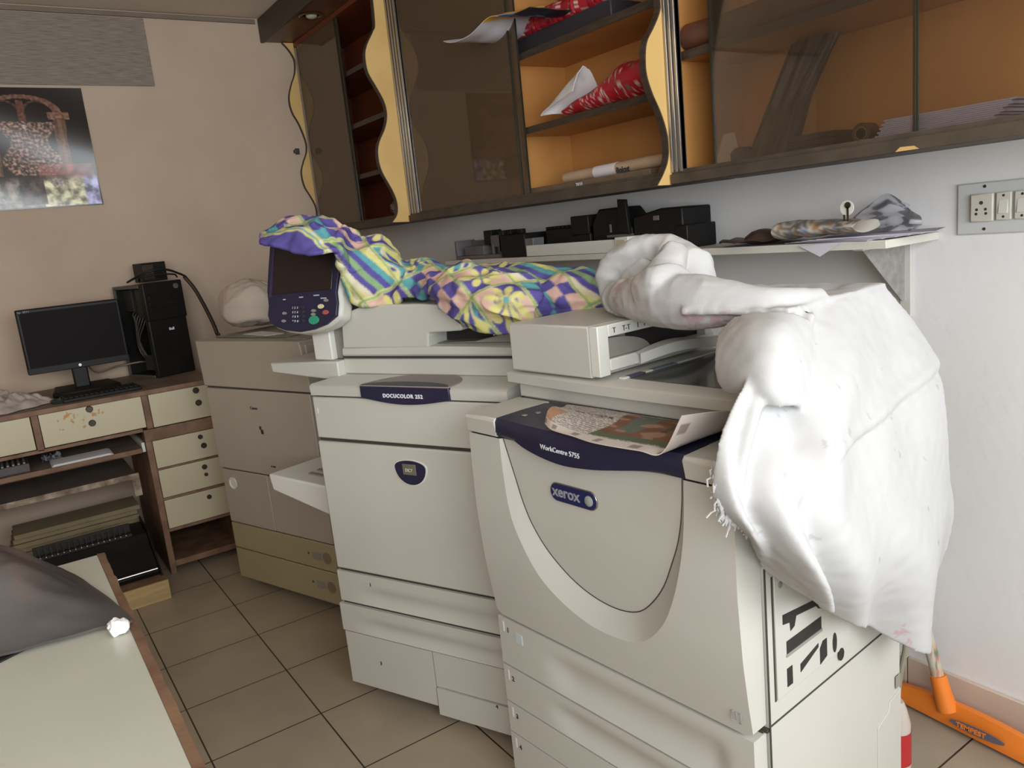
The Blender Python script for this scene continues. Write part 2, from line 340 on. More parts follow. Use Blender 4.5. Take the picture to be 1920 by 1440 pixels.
# poster: dark print with a carved arch, pillars, heaped jewels and flowers
def poster_col(a, b):      # a 0..1 left to right, b 0..1 bottom to top
    n = noise.noise(Vector((a*38, b*52, 1))); n2 = noise.noise(Vector((a*14, b*18, 5))); n3 = noise.noise(Vector((a*90, b*120, 9)))
    col = Vector((.018,.013,.012))
    cx = .40
    arch = lambda ox: sqrt(((a-ox)/.155)**2+((b-.80)/.10)**2)
    d = min(arch(.235), arch(.565))
    big = sqrt(((a-cx)/.36)**2+((b-.79)/.15)**2)
    if b > .79 and .80 < big < 1.02: col = Vector((.20,.10,.07))*(1+.8*n)
    if b > .77 and .86 < d < 1.0 and big < .85: col = Vector((.10,.05,.035))*(1+n)
    if abs(a-cx) < .03 and .70 < b < .9: col = Vector((.15,.06,.04))*(1+n)
    for px in (.09, .73):
        if abs(a-px+(.79-b)*.02) < .055 and .28 < b < .79: col = Vector((.17,.09,.055))*(.8+.5*n+(.5 if abs(a-px) < .02 else 0))
        if abs(a-px) < .10 and .74 < b < .80: col = Vector((.24,.13,.09))*(1+n)
    w = .22+.05*sin(b*20)
    if abs(a-cx-.02) < w and .28 < b < .72:
        j = max(0, 1.5*n+.6*n3+.25); col = Vector((.03,.018,.015))+Vector((.50,.29,.22))*j
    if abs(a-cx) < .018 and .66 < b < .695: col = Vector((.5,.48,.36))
    if .21 < b < .36 and .45 < a < .97:
        j = max(0, .5+n2*.9); col = col.lerp(Vector((.5,.16,.13)), min(1, j)*(1-abs(a-.68)*1.6))
    if b < .27:  # pale mottled print, with reflections of the outside painted into it
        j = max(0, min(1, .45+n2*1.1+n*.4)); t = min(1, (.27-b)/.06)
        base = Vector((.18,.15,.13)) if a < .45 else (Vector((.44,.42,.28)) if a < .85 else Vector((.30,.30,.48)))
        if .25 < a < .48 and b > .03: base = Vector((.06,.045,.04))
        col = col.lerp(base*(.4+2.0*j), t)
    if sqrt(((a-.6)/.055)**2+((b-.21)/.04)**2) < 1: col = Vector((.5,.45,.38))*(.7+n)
    if a < .02 or a > .985 or b < .012 or b > .992: col = Vector((.02,.012,.01))
    return tuple(max(0, c) for c in col)+(1,)
pm = MB(); NA, NB = 110, 150; py0, py1, pz0, pz1 = .151, .546, 1.592, 2.098
py0 = .13
pm.grid([[(XA+.004+.002*sin(i/NB*9+j/NA*3), py0+(py1-py0)*j/NA+(0.0*i), pz0+(pz1-pz0)*i/NB) for j in range(NA+1)] for i in range(NB+1)], .0008)
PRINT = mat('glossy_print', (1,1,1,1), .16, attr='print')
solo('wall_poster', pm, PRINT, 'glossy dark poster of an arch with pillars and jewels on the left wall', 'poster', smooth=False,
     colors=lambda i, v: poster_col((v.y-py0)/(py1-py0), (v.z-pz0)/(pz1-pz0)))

# ------------------------------------------------------------------ desk along the left wall
XD = -3.467
dk = thing('desk', 'long brown-edged wooden desk with cream drawers along the left wall', 'desk', (-3.76, -.2, 0))
DY0, DY1 = -1.2, .76
part('desk_top', MB().box(XA+.005, XD, DY0, DY1, .783, .80), [WOODT], dk, bevel=.002, world=True)
part('edge_strip', MB().box(XD, XD+.006, DY0, DY1, .781, .801), WOODE, dk, bevel=.002, world=True, label='scuffed brown wooden front edge')
fr = MB(); B = lambda *a: fr.box(*a)
for y in (-.42, .071, .465, .735): fr.box(-4.0, XD-.001, y, y+.024, .64, .782)
fr.box(-3.53, XD-.001, DY0, .448, .632, .646)
fr.box(-3.53, XD+.001, .448, .76, .588, .638)
fr.box(-4.0, XD, .448, .472, 0, .588)              # post side
fr.box(-4.0, XD, .735, .758, 0, .588)
for z0, z1 in ((.459,.466),(.326,.336),(.186,.199),(.03,.056)): fr.box(-4.0, XD, .472, .735, z0, z1)
fr.box(-4.02, -4.0, .448, .758, .03, .64)
fr.box(-4.0, XD, DY0, DY0+.02, 0, .782)
part('frame', fr, WOODE, dk, bevel=.0015, world=True)
LAMS = mat('cream_laminate_stained', srgb(190,181,152), .35, var=.02, scale=26, col2=srgb(206,200,172))
def stain_mat():
    m = LAMS; nt = m.node_tree; N = nt.nodes; L = nt.links; b = N['Principled BSDF']
    tc = N.new('ShaderNodeTexCoord'); nz = N.new('ShaderNodeTexNoise'); nz.inputs['Scale'].default_value = 45; nz.inputs['Detail'].default_value = 3
    L.new(tc.outputs['Object'], nz.inputs[0])
    mp = N.new('ShaderNodeMapping'); L.new(tc.outputs['Object'], mp.inputs[0]); mp.inputs['Location'].default_value = (0, -.0, -.755*18); mp.inputs['Scale'].default_value = (0, 9, 18)
    mp.inputs['Location'].default_value = (0, -.44*9, -.752*18)
    ln = N.new('ShaderNodeVectorMath'); ln.operation = 'LENGTH'; L.new(mp.outputs[0], ln.inputs[0])
    a = N.new('ShaderNodeMath'); a.operation = 'SUBTRACT'; L.new(nz.outputs['Fac'], a.inputs[0])
    s = N.new('ShaderNodeMath'); s.operation = 'MULTIPLY'; s.inputs[1].default_value = .16; L.new(ln.outputs[1], s.inputs[0]); L.new(s.outputs[0], a.inputs[1])
    r = N.new('ShaderNodeValToRGB'); r.color_ramp.elements[0].position = .5; r.color_ramp.elements[1].position = .56; L.new(a.outputs[0], r.inputs[0])
    mx = N.new('ShaderNodeMix'); mx.data_type = 'RGBA'; L.new(r.outputs[0], mx.inputs[0]); mx.inputs[7].default_value = srgb(176,128,60)
    mx.inputs[6].default_value = srgb(190,181,152); L.new(mx.outputs[2], b.inputs['Base Color'])
stain_mat()
def knob(p, y, z, r=.012):
    m = MB(); m.lathe((XD+.002, y, z), [(r,0),(r,.004),(r*.8,.007),(r*.35,.007),(r*.35,.010),(0,.010)], 20, (1,0,0)); return part('lock', m, BRASSD, p, world=True)
def drawer(y0, y1, z0, z1, knobs, m=LAM):
    d = part('drawer', MB().box(-3.95, XD+.002, y0, y1, z0, z1), m, dk, bevel=.0015, world=True)
    for ky, kz, kr in knobs:
        mm = MB(); mm.lathe((XD+.002, ky, kz), [(kr,0),(kr,.004),(kr*.8,.007),(kr*.4,.007),(kr*.4,.011),(0,.011)], 20, (1,0,0))
        k = part('lock', mm, BRASSD, d, world=True)
drawer(-.394, .068, .650, .780, [(-.16,.767,.012),(-.16,.711,.012)])
drawer(.097, .463, .650, .780, [(.272,.768,.013),(.272,.711,.013)], LAMS)
drawer(.491, .733, .642, .780, [(.677,.763,.013),(.679,.709,.013)])
drawer(.474, .733, .468, .586, [(.661,.562,.010),(.669,.522,.012)])
drawer(.474, .733, .338, .458, [(.656,.429,.011),(.657,.395,.008)])
drawer(.474, .733, .201, .325, [(.653,.294,.010)])
part('keyboard_tray', MB().box(-3.9, XD, DY0+.03, .43, .552, .566), WOODT, dk, bevel=.002, world=True)
part('tray_edge', MB().box(XD, XD+.005, DY0+.03, .43, .548, .568), WOODE, dk, bevel=.0015, world=True, label='worn reddish-brown wooden lip')
sl = MB(); 
for y in (.434,): sl.box(-3.9, XD-.02, y, y+.012, .545, .585)
part('tray_slide', sl, PLW, dk, bevel=.001, world=True)
bs = MB(); bs.box(-3.96, -3.6, DY0+.02, .405, .425, .437)
part('foot_shelf', bs, mat('dusty_foot_shelf', srgb(116,104,94), .6, var=.15, scale=9), dk, bevel=.001, world=True)
bs = MB(); bs.box(-3.6, -3.592, DY0+.02, .415, .416, .440); bs.box(-3.6, -3.592, .385, .415, .34, .416)
part('shelf_rail', bs, mat('pale_worn_rail', srgb(176,160,138), .6, col2=srgb(96,70,52), scale=18), dk, bevel=.001, world=True, label='peeling pale strip on the shelf front')

# things on the keyboard tray
pp = MB()
for k in range(5): pp.box(-3.60+.004*k, -3.47-.002*(k%2), .105+.002*k, .325-.003*k, .5675+k*.0016, .5687+k*.0016)
solo('paper_stack', pp, PAPER, 'thin stack of pale paper lying on the keyboard tray under the desk', 'paper')
cr_ = MB(); G = [[(-3.66+.09*i/12, .08+.07*j/12, .575+.03*abs(noise.noise(Vector((i*.5, j*.6, 2))))) for j in range(13)] for i in range(13)]
cr_.grid(G, .002); solo('crumpled_wrapper', cr_, GCLEAR, 'crumpled clear wrapper on the keyboard tray beside the paper', 'wrapper')
tl = thing('cassette_stack', 'dark ribbed plastic boxes at the left end of the keyboard tray', 'box', (-3.56, -.03, .5665))
bx = MB()
bx.box(-3.64,-3.49,-.10,.035,.5665,.60)
part('case', bx, mat('dull_violet_plastic', srgb(78,68,70), .5, var=.15, scale=30), tl, bevel=.003, world=True)
bx = MB()
for k in range(7): bx.box(-3.635,-3.495,-.093+k*.018,-.085+k*.018,.60,.606)
part('rib', bx, PGREY, tl, bevel=.001, world=True)

# monitor
mo = thing('computer_monitor', 'black widescreen monitor standing on the left desk', 'monitor', (-3.75, .3, .80))
part('housing', MB().box(-3.795, -3.752, .104, .489, .905, 1.174), BLACK, mo, bevel=.006, seg=3, world=True)
part('screen', MB().box(-3.7525, -3.7505, .116, .478, .932, 1.160), SCREEN, mo, world=True)
part('bezel', MB().box(-3.7535, -3.7495, .106, .487, .907, .931), BLACK, mo, bevel=.001, world=True)
part('power_button', MB().lathe((-3.7495,.295,.918), [(.006,0),(.006,.002),(0,.002)], 16, (1,0,0)), CHROME, mo, world=True)
part('neck', MB().box(-3.80, -3.765, .262, .322, .82, .93), BLACK, mo, bevel=.006, world=True)
part('base', MB().prism([(-3.90,.19),(-3.70,.17),(-3.655,.24),(-3.655,.36),(-3.70,.43),(-3.90,.41)], 'z', .8005, .824), BLACK, mo, bevel=.008, seg=3, world=True)
text_part('maker_mark', 'hp  2011', .012, GREYLET, mo, (-3.749+3.75,.112-.3,1.161-.80), (0,1,0), (0,0,1))
kb = MB(); kb.box(-3.64, -3.53, .20, .47, .8005, .815)
t = thing('keyboard', 'black keyboard lying in front of the monitor on the desk', 'keyboard', (-3.58,.33,.8005), 2)
part('body', MB().box(-.06,.06,-.14,.15,0,.014), BLACK, t, bevel=.003)
kk = MB()
for a in range(5):
    for b in range(15): kk.box(-.052+a*.021, -.034+a*.021, -.135+b*.0185, -.119+b*.0185, .014, .019)
part('key', kk, BLACKM, t, bevel=.001)['kind'] = 'stuff'
# cloth lump on the desk's left end
def crumple(cx, cy, sx, sy, h, z, seed, n=44, yaw=0, amp=.5):
    m = MB(); G = []
    for i in range(n+1):
        row = []
        for j in range(n+1):
            a = i/n*2-1; b = j/n*2-1
            rr = 1+.18*noise.noise(Vector((a*2, b*2, seed)))
            e = max(0, 1-max(abs(a), abs(b))**3)
            f = abs(noise.noise(Vector((a*2.2+seed, b*2.6, .3))))*1.2+.5*abs(noise.noise(Vector((a*5, b*5+seed, .9))))
            X = a*sx*rr; Y = b*sy*rr
            row.append((cx+X*cos(yaw)-Y*sin(yaw), cy+X*sin(yaw)+Y*cos(yaw), z+.003+h*e*(1-amp+amp*f*1.6)))
        G.append(row)
    m.grid(G, .003); return m
CLG = mat('grey_white_rag', srgb(172,160,152), .95, var=.08, scale=10, bump=.3, bscale=300, spec=.1)
solo('dust_cloth', crumple(-3.66,-.01,.14,.14,.06,.80,3.1,yaw=.5), CLG, 'crumpled pale dust cloth heaped at the left end of the desk', 'cloth', smooth=60)
solo('glass_ashtray', MB().lathe((-3.56,.185,.8005), [(.03,0),(.036,.012),(.032,.014),(.028,.004),(0,.004)], 24), mat('dark_green_glass', srgb(44,56,48), .15), 'small dark green dish on the desk edge beside the dust cloth', 'dish')

# open computer tower
tw = thing('computer_tower', 'black computer tower with its side open, standing on the desk', 'computer', (-3.775,.590,.8005), 20)
TD, TWd, TH = .235, .185, .418
cs = MB()
cs.box(-TD, -.02, TWd-.004, TWd, 0, TH); cs.box(-TD, -.02, 0, TWd, 0, .012); cs.box(-TD, -.02, 0, TWd, TH-.008, TH); cs.box(-TD, -TD+.006, 0, TWd, 0, TH)
part('case', cs, BLACKM, tw, bevel=.001)
fp = MB(); fp.box(-.02, .008, 0, TWd, 0, .262); fp.box(-.02, .013, -.002, TWd+.004, .255, TH+.006)
fpp = part('front_panel', fp, BLACK, tw, bevel=.006, seg=3)
for z in (.29,.318,.345): part('drive_cover', MB().box(.011,.0145,.018,TWd-.02,z,z+.022), BLACK, fpp, bevel=.002)
part('power_button', MB().lathe((.013,TWd-.030,TH-.020), [(.012,0),(.012,.004),(.006,.005),(0,.005)], 20, (1,0,0)), CHROME, fpp)
text_part('maker_mark', 'iball', .016, WHITE, fpp, (.0085,.09,.205), (0,1,0), (0,0,1), bold=.0006)
inn = MB(); inn.box(-TD+.01,-.03,.12,.125,.01,.40); inn.box(-TD+.008,-.15,.03,.12,.30,.40); inn.box(-.10,-.03,.02,.12,.27,.40); inn.box(-.12,-.03,.02,.12,.03,.10)
part('chassis', inn, mat('steel_chassis', srgb(50,48,44), .6, metal=.3, var=.1), tw, bevel=.002)
part('fan', MB().lathe((-.12,.12,.215), [(.042,0),(.042,.035),(.018,.035),(.018,.03),(0,.03)], 28, (0,-1,0)), mat('red_fan_plastic', srgb(128,26,30), .5), tw, bevel=.002)
for k, b_ in enumerate(((-TD,-TD+.010,-.006,.004,.0,TH),(-TD,-.02,-.004,.003,TH-.014,TH),(-TD,-.02,-.004,.003,0,.012))): part('side_frame', MB().box(*b_), mat('grey_green_metal', srgb(92,90,78), .5, metal=.3), tw, bevel=.001)
wires = MB()
for k in range(6): wires.tube(curve([(-.06-.02*k,.05,.30),(-.07-.015*k,.02,.24+.01*k),(-.13,.015,.15+.02*k),(-.06-.02*k,.03,.06+.01*k),(-.04,.05,.03)], 20), .003, 6)
part('wire', wires, mat('wire_mix', srgb(70,64,58), .5), tw)
# box on top of the tower and its cables
ub = thing('power_adapter', 'small black adapter box on top of the computer tower', 'adapter', (-3.93,.665,1.2275), 12)
part('body', MB().box(-.05,.05,-.055,.055,0,.085), BLACK, ub, bevel=.003)
gr = MB()
for k in range(8): gr.box(.05,.0515,-.05+.006*k,-.047+.006*k,.012,.075)
part('vent_grille', gr, mat('rusty_grille', srgb(84,60,46), .5), ub)
for k,(n_,P_,r_) in enumerate((('cable', [(-3.84,.55,1.236),(-3.78,.57,1.25),(-3.74,.63,1.275),(-3.75,.70,1.275),(-3.78,.76,1.25),(-3.82,.79,1.236)], .005),
    ('cable', [(-3.845,.60,1.236),(-3.81,.60,1.25),(-3.80,.67,1.256),(-3.81,.74,1.25),(-3.845,.76,1.236)], .004))):
    solo('power_cable', MB().tube(curve(P_, 30), r_, 8), BLACK, ['thick black cable arched over the tower top, outer loop','thinner black cable arched over the tower top, inner loop'][k], 'cable')
solo('leaning_strap', MB().tube(curve([(-3.89,.80,1.235),(-3.86,.835,1.16),(-3.80,.865,1.03),(-3.775,.875,.96),(-3.77,.877,.90),(-3.9,.86,.4),(-3.95,.85,.01)], 24), .009, 8), mat('dark_brown_cable', srgb(48,34,28), .5), 'thick dark brown cable slanting down from the tower behind the left copier', 'cable')
solo('monitor_cable', MB().tube(curve([(-3.80,.31,.96),(-3.90,.36,.86),(-3.98,.46,.86),(-3.97,.55,.865),(-3.99,.58,.86)], 24), .004, 8), mat('grey_cable', srgb(130,118,104), .5), 'thin grey cable running behind the monitor to the tower', 'cable')

# ------------------------------------------------------------------ binding machine under the desk
bd = thing('wooden_box', 'low wooden crate on the floor under the binding machine', 'crate', (-3.42,.25,0))
part('board', MB().box(-3.62,-3.225,.02,.40,.055,.078), WOODE, bd, bevel=.002, world=True)
part('front_plank', MB().box(-3.225,-3.213,.02,.40,.0,.08), mat('raw_light_wood', srgb(176,150,104), .6, var=.12, scale=6, stretch=(1,1,9)), bd, bevel=.002, world=True, label='pale raw plank')
part('side', MB().box(-3.62,-3.23,.02,.035,0,.055).box(-3.62,-3.23,.385,.40,0,.055), WOODE, bd, world=True)
bi = thing('binding_machine', 'black comb binding machine with a row of metal pins under the desk', 'machine', (-3.5,.2,.079))
part('base', MB().prism([(-3.61,.079),(-3.30,.079),(-3.29,.10),(-3.42,.175),(-3.46,.215),(-3.61,.225)], 'y', -.02, .385), BLACK, bi, bevel=.004, world=True)
part('side_plate', MB().prism([(-3.64,.079),(-3.28,.079),(-3.28,.095),(-3.47,.235),(-3.64,.24)], 'y', .386, .392), BLACKM, bi, bevel=.002, world=True)
part('tray_bar', MB().tube([(-3.295,.06,.108),(-3.295,.38,.108)], .004, 8), CHROME, bi, world=True)
for k in range(16):
    y = .0+.0205*k; part('pin', MB().tube([(-3.475,y,.222),(-3.455,y,.262)], .0028, 6).ball((-3.452,y,.226), .0045, 6), CHROME, bi, world=True)
part('comb_bar', MB().box(-3.50,-3.462,-.02,.33,.212,.226).box(-3.50,-3.49,-.02,.33,.226,.262), DARK, bi, bevel=.002, world=True)
cb = MB()
for k in range(9): cb.box(-3.84+.004*(k%3), -3.66-.01*(k%2), -.12+.006*k, .40-.004*(k%4), .10+.0205*k, .119+.0205*k)
cbt = solo('cardboard_stack', cb, mat('brown_board', srgb(134,120,92), .8, var=.1, scale=9), 'layered stack of brown board sheets behind the binding machine', 'stack', bevel=.001)
cbt['label'] = 'layered stack of brown boards leaning behind the binding machine'
solo('stool_base', MB().box(-3.84,-3.66,-.10,.39,0,.098), WOODE, 'dark brown block on the floor under the stack of boards', 'block', bevel=.003)

# ------------------------------------------------------------------ front table with grey cloth
tb = thing('work_table', 'pale laminate table with a brown wooden edge in the lower left', 'table', (-1.05,-.4,0))
part('table_top', MB().box(-1.695,-.42,-.92,.094,.725,.75), LAMT, tb, bevel=.001, world=True)
ed = []
G = []
for i in range(65):
    x = -1.70+1.28*i/64; w = .0015*noise.noise(Vector((x*18,0,4)))+.002*noise.noise(Vector((x*60,1,4)))
    G.append([(x,.094,.722),(x,.106+w,.722),(x,.107+w,.749+w*.4),(x,.094,.7505)])
m = MB(); m.grid(G); m.add([G[0][k] for k in range(4)], [(0,1,2,3)]); m.add([G[-1][k] for k in range(4)], [(3,2,1,0)]); m.grid([[g[3],g[0]] for g in G])
part('edge_strip', m, WOODE, tb, world=True, label='chipped reddish-brown wooden edge')
part('apron', MB().box(-1.66,-.46,.03,.05,.62,.722).box(-1.66,-1.64,-.88,.03,.62,.722).box(-.48,-.46,-.88,.03,.62,.722), WOODE, tb, bevel=.002, world=True)
for x in (-1.66,-.50):
    for y in (-.88,.01): part('leg', MB().box(x,x+.04,y,y+.04,0,.72), WOODE, tb, bevel=.003, world=True)
# dark flat device covered by the grey cloth
solo('dark_folder', MB().prism([(-1.60,-.50),(-1.318,-.50),(-1.318,-.085),(-1.352,-.015),(-1.60,-.015)], 'z', .7505, .7535), BLACK, 'thin dark folder peeking out from under the grey cloth', 'folder', bevel=.001)
OUT = [(-1.66,-.62),(-1.67,-.3),(-1.655,-.05),(-1.62,.03),(-1.54,.055),(-1.43,.072),(-1.37,.093),(-1.312,.098),(-1.31,.06),(-1.325,0.0),(-1.335,-.08),(-1.34,-.25),(-1.34,-.62)]
def gz(x, y):
    ex = min(1, max(0, (x+1.70)/.10)); s = lambda t: t*t*(3-2*t)
    right = interp(y, [(-.6,-1.34),(-.08,-1.335),(0,-1.318),(.1,-1.312)])
    top = interp(x, [(-1.69,.03),(-1.62,.05),(-1.5,.066),(-1.4,.085),(-1.30,.097)])
    a = s(min(1, max(0, (right-x)/.17))); b = s(min(1, max(0, (top-y)/.15))); c = s(ex)
    f = .5+.5*noise.noise(Vector((x*5, y*9, 2.2)))
    return .7535+.10*c*(a*b)**.8*(.75+.3*f)+.006*noise.noise(Vector((x*22,y*14,1)))*a*b+.016*(1-2*abs(noise.noise(Vector((x*8+y*5,y*3-x*2,6)))))*(a*b)**.5+.006*(1-2*abs(noise.noise(Vector((x*17-y*9,y*12,3)))))*(a*b)**.5
G = []
for j in range(81):
    y = -.62+.72*j/80
    row = []
    for i in range(71):
        t = i/70
        yy = y; x0 = -1.685+(.0 if y < -.1 else interp(y, [(-.1,0),(.0,.03),(.05,.11),(.08,.24),(.10,.36)]))
        x1 = interp(y, [(-.62,-1.345),(-.12,-1.34),(-.05,-1.33),(.0,-1.322),(.06,-1.315),(.09,-1.305),(.10,-1.303)])
        x = x0+(x1-x0)*t+.003*noise.noise(Vector((y*30, t*3, 0)))
        row.append((x, yy, gz(x, yy)+.003))
    G.append(row)
m = MB(); m.grid(G, .004)
GREYC = mat('grey_cotton', srgb(86,81,78), .95, var=.12, scale=7, bump=.25, bscale=700, spec=.02)
def rust():
    m = GREYC; nt = m.node_tree; N = nt.nodes; L = nt.links; b = N['Principled BSDF']; src = b.inputs['Base Color'].links[0].from_socket
    tc = N.new('ShaderNodeTexCoord'); nz = N.new('ShaderNodeTexNoise'); nz.inputs['Scale'].default_value = 30; L.new(tc.outputs['Object'], nz.inputs[0])
    mp = N.new('ShaderNodeMapping'); L.new(tc.outputs['Object'], mp.inputs[0]); mp.inputs['Scale'].default_value = (9,26,0); mp.inputs['Location'].default_value = (.2,-6.0,0)
    ln = N.new('ShaderNodeVectorMath'); ln.operation = 'LENGTH'; L.new(mp.outputs[0], ln.inputs[0])
    a = N.new('ShaderNodeMath'); a.operation = 'MULTIPLY_ADD'; L.new(ln.outputs[1], a.inputs[0]); a.inputs[1].default_value = -.35; L.new(nz.outputs['Fac'], a.inputs[2])
    r = N.new('ShaderNodeValToRGB'); r.color_ramp.elements[0].position = .1; r.color_ramp.elements[1].position = .35; r.color_ramp.elements[1].color = (.13,.13,.13,1); L.new(a.outputs[0], r.inputs[0])
    mx = N.new('ShaderNodeMix'); mx.data_type = 'RGBA'; L.new(r.outputs[0], mx.inputs[0]); L.new(src, mx.inputs[6]); mx.inputs[7].default_value = srgb(140,98,76)
    L.new(mx.outputs[2], b.inputs['Base Color'])
rust()
solo('grey_cloth', m, GREYC, 'dark grey cotton cloth with a faint rusty stain spread over the table corner', 'cloth', smooth=70)
m = MB(); m.ball((0,0,0), .013, 10); m.v = [v*(1+.5*noise.noise(v*120)) + Vector((-1.283,.078,.764)) for v in m.v]
solo('paper_wad', m, PAPER, 'tiny crumpled white paper wad on the table by the grey cloth', 'paper', smooth=30)
# ------------------------------------------------------------------ front copier (machine with the blue panel and white cloth)
wc = thing('photocopier', 'large cream photocopier in front, blue top panel, draped with the white cloth', 'photocopier', (-1.412,.827,0), 5.5)
def wv(z): return interp(z, [(.455,-.002),(.52,-.012),(.6,-.022),(.72,-.029),(.83,-.028),(.89,-.026)])
part('body', MB().box(.012,.670,.036,.50,.02,.886), PLA, wc, bevel=.003, label='cream body with right side panel')
# door with sunk arched panel
OUTER = [(.108,.886),(.111,.82),(.119,.742),(.140,.678),(.183,.612),(.246,.566),(.322,.541),(.400,.541),(.455,.560),(.505,.610),(.537,.674),(.558,.742),(.569,.815),(.572,.886)]
INNER = [(.114,.886),(.133,.82),(.154,.742),(.191,.672),(.246,.622),(.305,.594),(.362,.585),(.413,.593),(.452,.617),(.498,.672),(.533,.742),(.550,.790),(.560,.84),(.565,.886)]
NS = 72
oc = curve([(a,0,b) for a,b in OUTER], NS); ic = curve([(a,0,b) for a,b in INNER], NS)
bd_ = []
xl, xr, zb, zt = .006, .664, .458, .886
L1, L2, L3 = zt-zb, xr-xl, zt-zb
for k in range(NS+1):
    t = k/NS
    if t < .34: bd_.append(Vector((xl,0,zt-L1*t/.34)))
    elif t < .66: bd_.append(Vector((xl+L2*(t-.34)/.32,0,zb)))
    else: bd_.append(Vector((xr,0,zb+L3*(t-.66)/.34)))
top = [Vector((ic[0].x+(ic[-1].x-ic[0].x)*k/NS,0,zt)) for k in range(NS+1)]
def lerp_rows(A, B_, n, da, db, inc0=True):
    rows = []
    for i in range(0 if inc0 else 1, n+1):
        t = i/n; rows.append([(lambda p: (p.x, wv(p.z)+da+(db-da)*t, p.z))(a.lerp(b, t)) for a, b in zip(A, B_)])
    return rows
def rd(z): return interp(z, [(.585,.027),(.886,.006)])
def lerp_rows2(A, B_, n, inner):
    out = []
    for i in range(1, n+1):
        t = i/n; out.append([(lambda p: (p.x, wv(p.z)+rd(p.z)*(1 if inner else t), p.z))(a.lerp(b, t)) for a, b in zip(A, B_)])
    return out
rows = lerp_rows(bd_, oc, 8, 0, 0)+lerp_rows2(oc, ic, 4, False)+lerp_rows2(ic, top, 16, True)
m = MB(); m.grid(rows)
# door rim back to the body
m.grid([[ (p.x, wv(p.z), p.z) for p in bd_], [(p.x, .034, p.z) for p in bd_]])
dr = part('door', m, PLA, wc, smooth=22, label='cream front door with sunken arched panel')
part('panel_seam', MB().tube([(p.x, wv(p.z)+rd(p.z)-.0004, p.z) for p in ic], .0011, 6), SEAM, dr)
part('door_gap', MB().box(.010,.668,.030,.040,.452,.459), SEAM, wc)
# logo badge on the sunk panel
bg = MB(); x0, x1, z0, z1 = .246,.366,.785,.8185; rr = (z1-z0)/2
pill = [(x1-rr+rr*cos(a), (z0+z1)/2+rr*sin(a)) for a in [R(-90+180*k/14) for k in range(15)]]+[(x0+rr+rr*cos(a), (z0+z1)/2+rr*sin(a)) for a in [R(90+180*k/14) for k in range(15)]]
sc = lambda P, f: [((x-(x0+x1)/2)*f+(x0+x1)/2, (z-(z0+z1)/2)*f+(z0+z1)/2) for x, z in P]
b1 = part('badge', MB().prism([( (x-(x0+x1)/2)*1.03+(x0+x1)/2, (z-(z0+z1)/2)*1.12+(z0+z1)/2) for x,z in pill], 'y', -.0200, -.010), CHROME, wc, bevel=.001, label='oval badge with silver rim')
part('badge_face', MB().prism(pill, 'y', -.0215, -.0195), mat('badge_blue', srgb(34,40,84), .3), b1)
text_part('lettering', 'xerox', .030, GREYLET, b1, (.252,-.0217,.7945), (1,0,0), (0,0,1), bold=.0006)
part('badge_ball', MB().lathe((.349,-.0200,.8017), [(.0108,0),(.010,.003),(.006,.005),(0,.0055)], 20, (0,-1,0)), mat('badge_ball_grey', srgb(150,154,146), .3), b1)
# cap above the door, navy control insert
part('cap', MB().prism([(-.030,.890),(-.034,.922),(-.030,.929),(.12,.932),(.12,.890)], 'x', .006, .106), PLA, wc, bevel=.002)
part('cap', MB().prism([(-.030,.890),(-.036,.922),(-.030,.929),(.12,.932),(.12,.890)], 'x', .578, .668), PLA, wc, bevel=.002)
part('cap_gap', MB().box(.008,.666,-.020,.05,.884,.891), SEAM, wc)
nb = [(.106,.928),(.106,.8935),(.162,.890),(.202,.879),(.257,.870),(.316,.866),(.387,.871),(.437,.878),(.487,.886),(.529,.890),(.578,.890),(.578,.928)]
low = curve([(a,0,b) for a,b in nb[1:-1]], 40)
G = []
for k, p in enumerate(low):
    q = -.032-.016*max(0, sin(pi*(p.x-.106)/.472))
    G.append([(p.x,-.020,p.z),(p.x,-.030,p.z),(p.x,q+.002,p.z+.004),(p.x,q,.90 if p.z < .893 else p.z+.008),(p.x,q+.001,.922),(p.x,q+.006,.9295),(p.x,.04,.931),(p.x,interp(p.x,[(.1,.107),(.19,.12),(.5,.12)]),.931)])
m = MB(); m.grid(G)
nv = part('control_panel', m, NAVY, wc, smooth=40, label='dark navy control panel insert')
text_part('lettering', 'WorkCentre 5755', .0135, WHITE, nv, (.258,-.0475,.894), (1,-.012,-.02), (0,0,1), space=1.02)
for k, (bx_, by_) in enumerate(((.150,.012),(.160,.040),(.175,.065),(.205,.090))):
    part('button', MB().lathe((bx_,by_,.931), [(.006,0),(.006,.0015),(0,.002)], 16), PGREY if k < 3 else CHROME, nv)
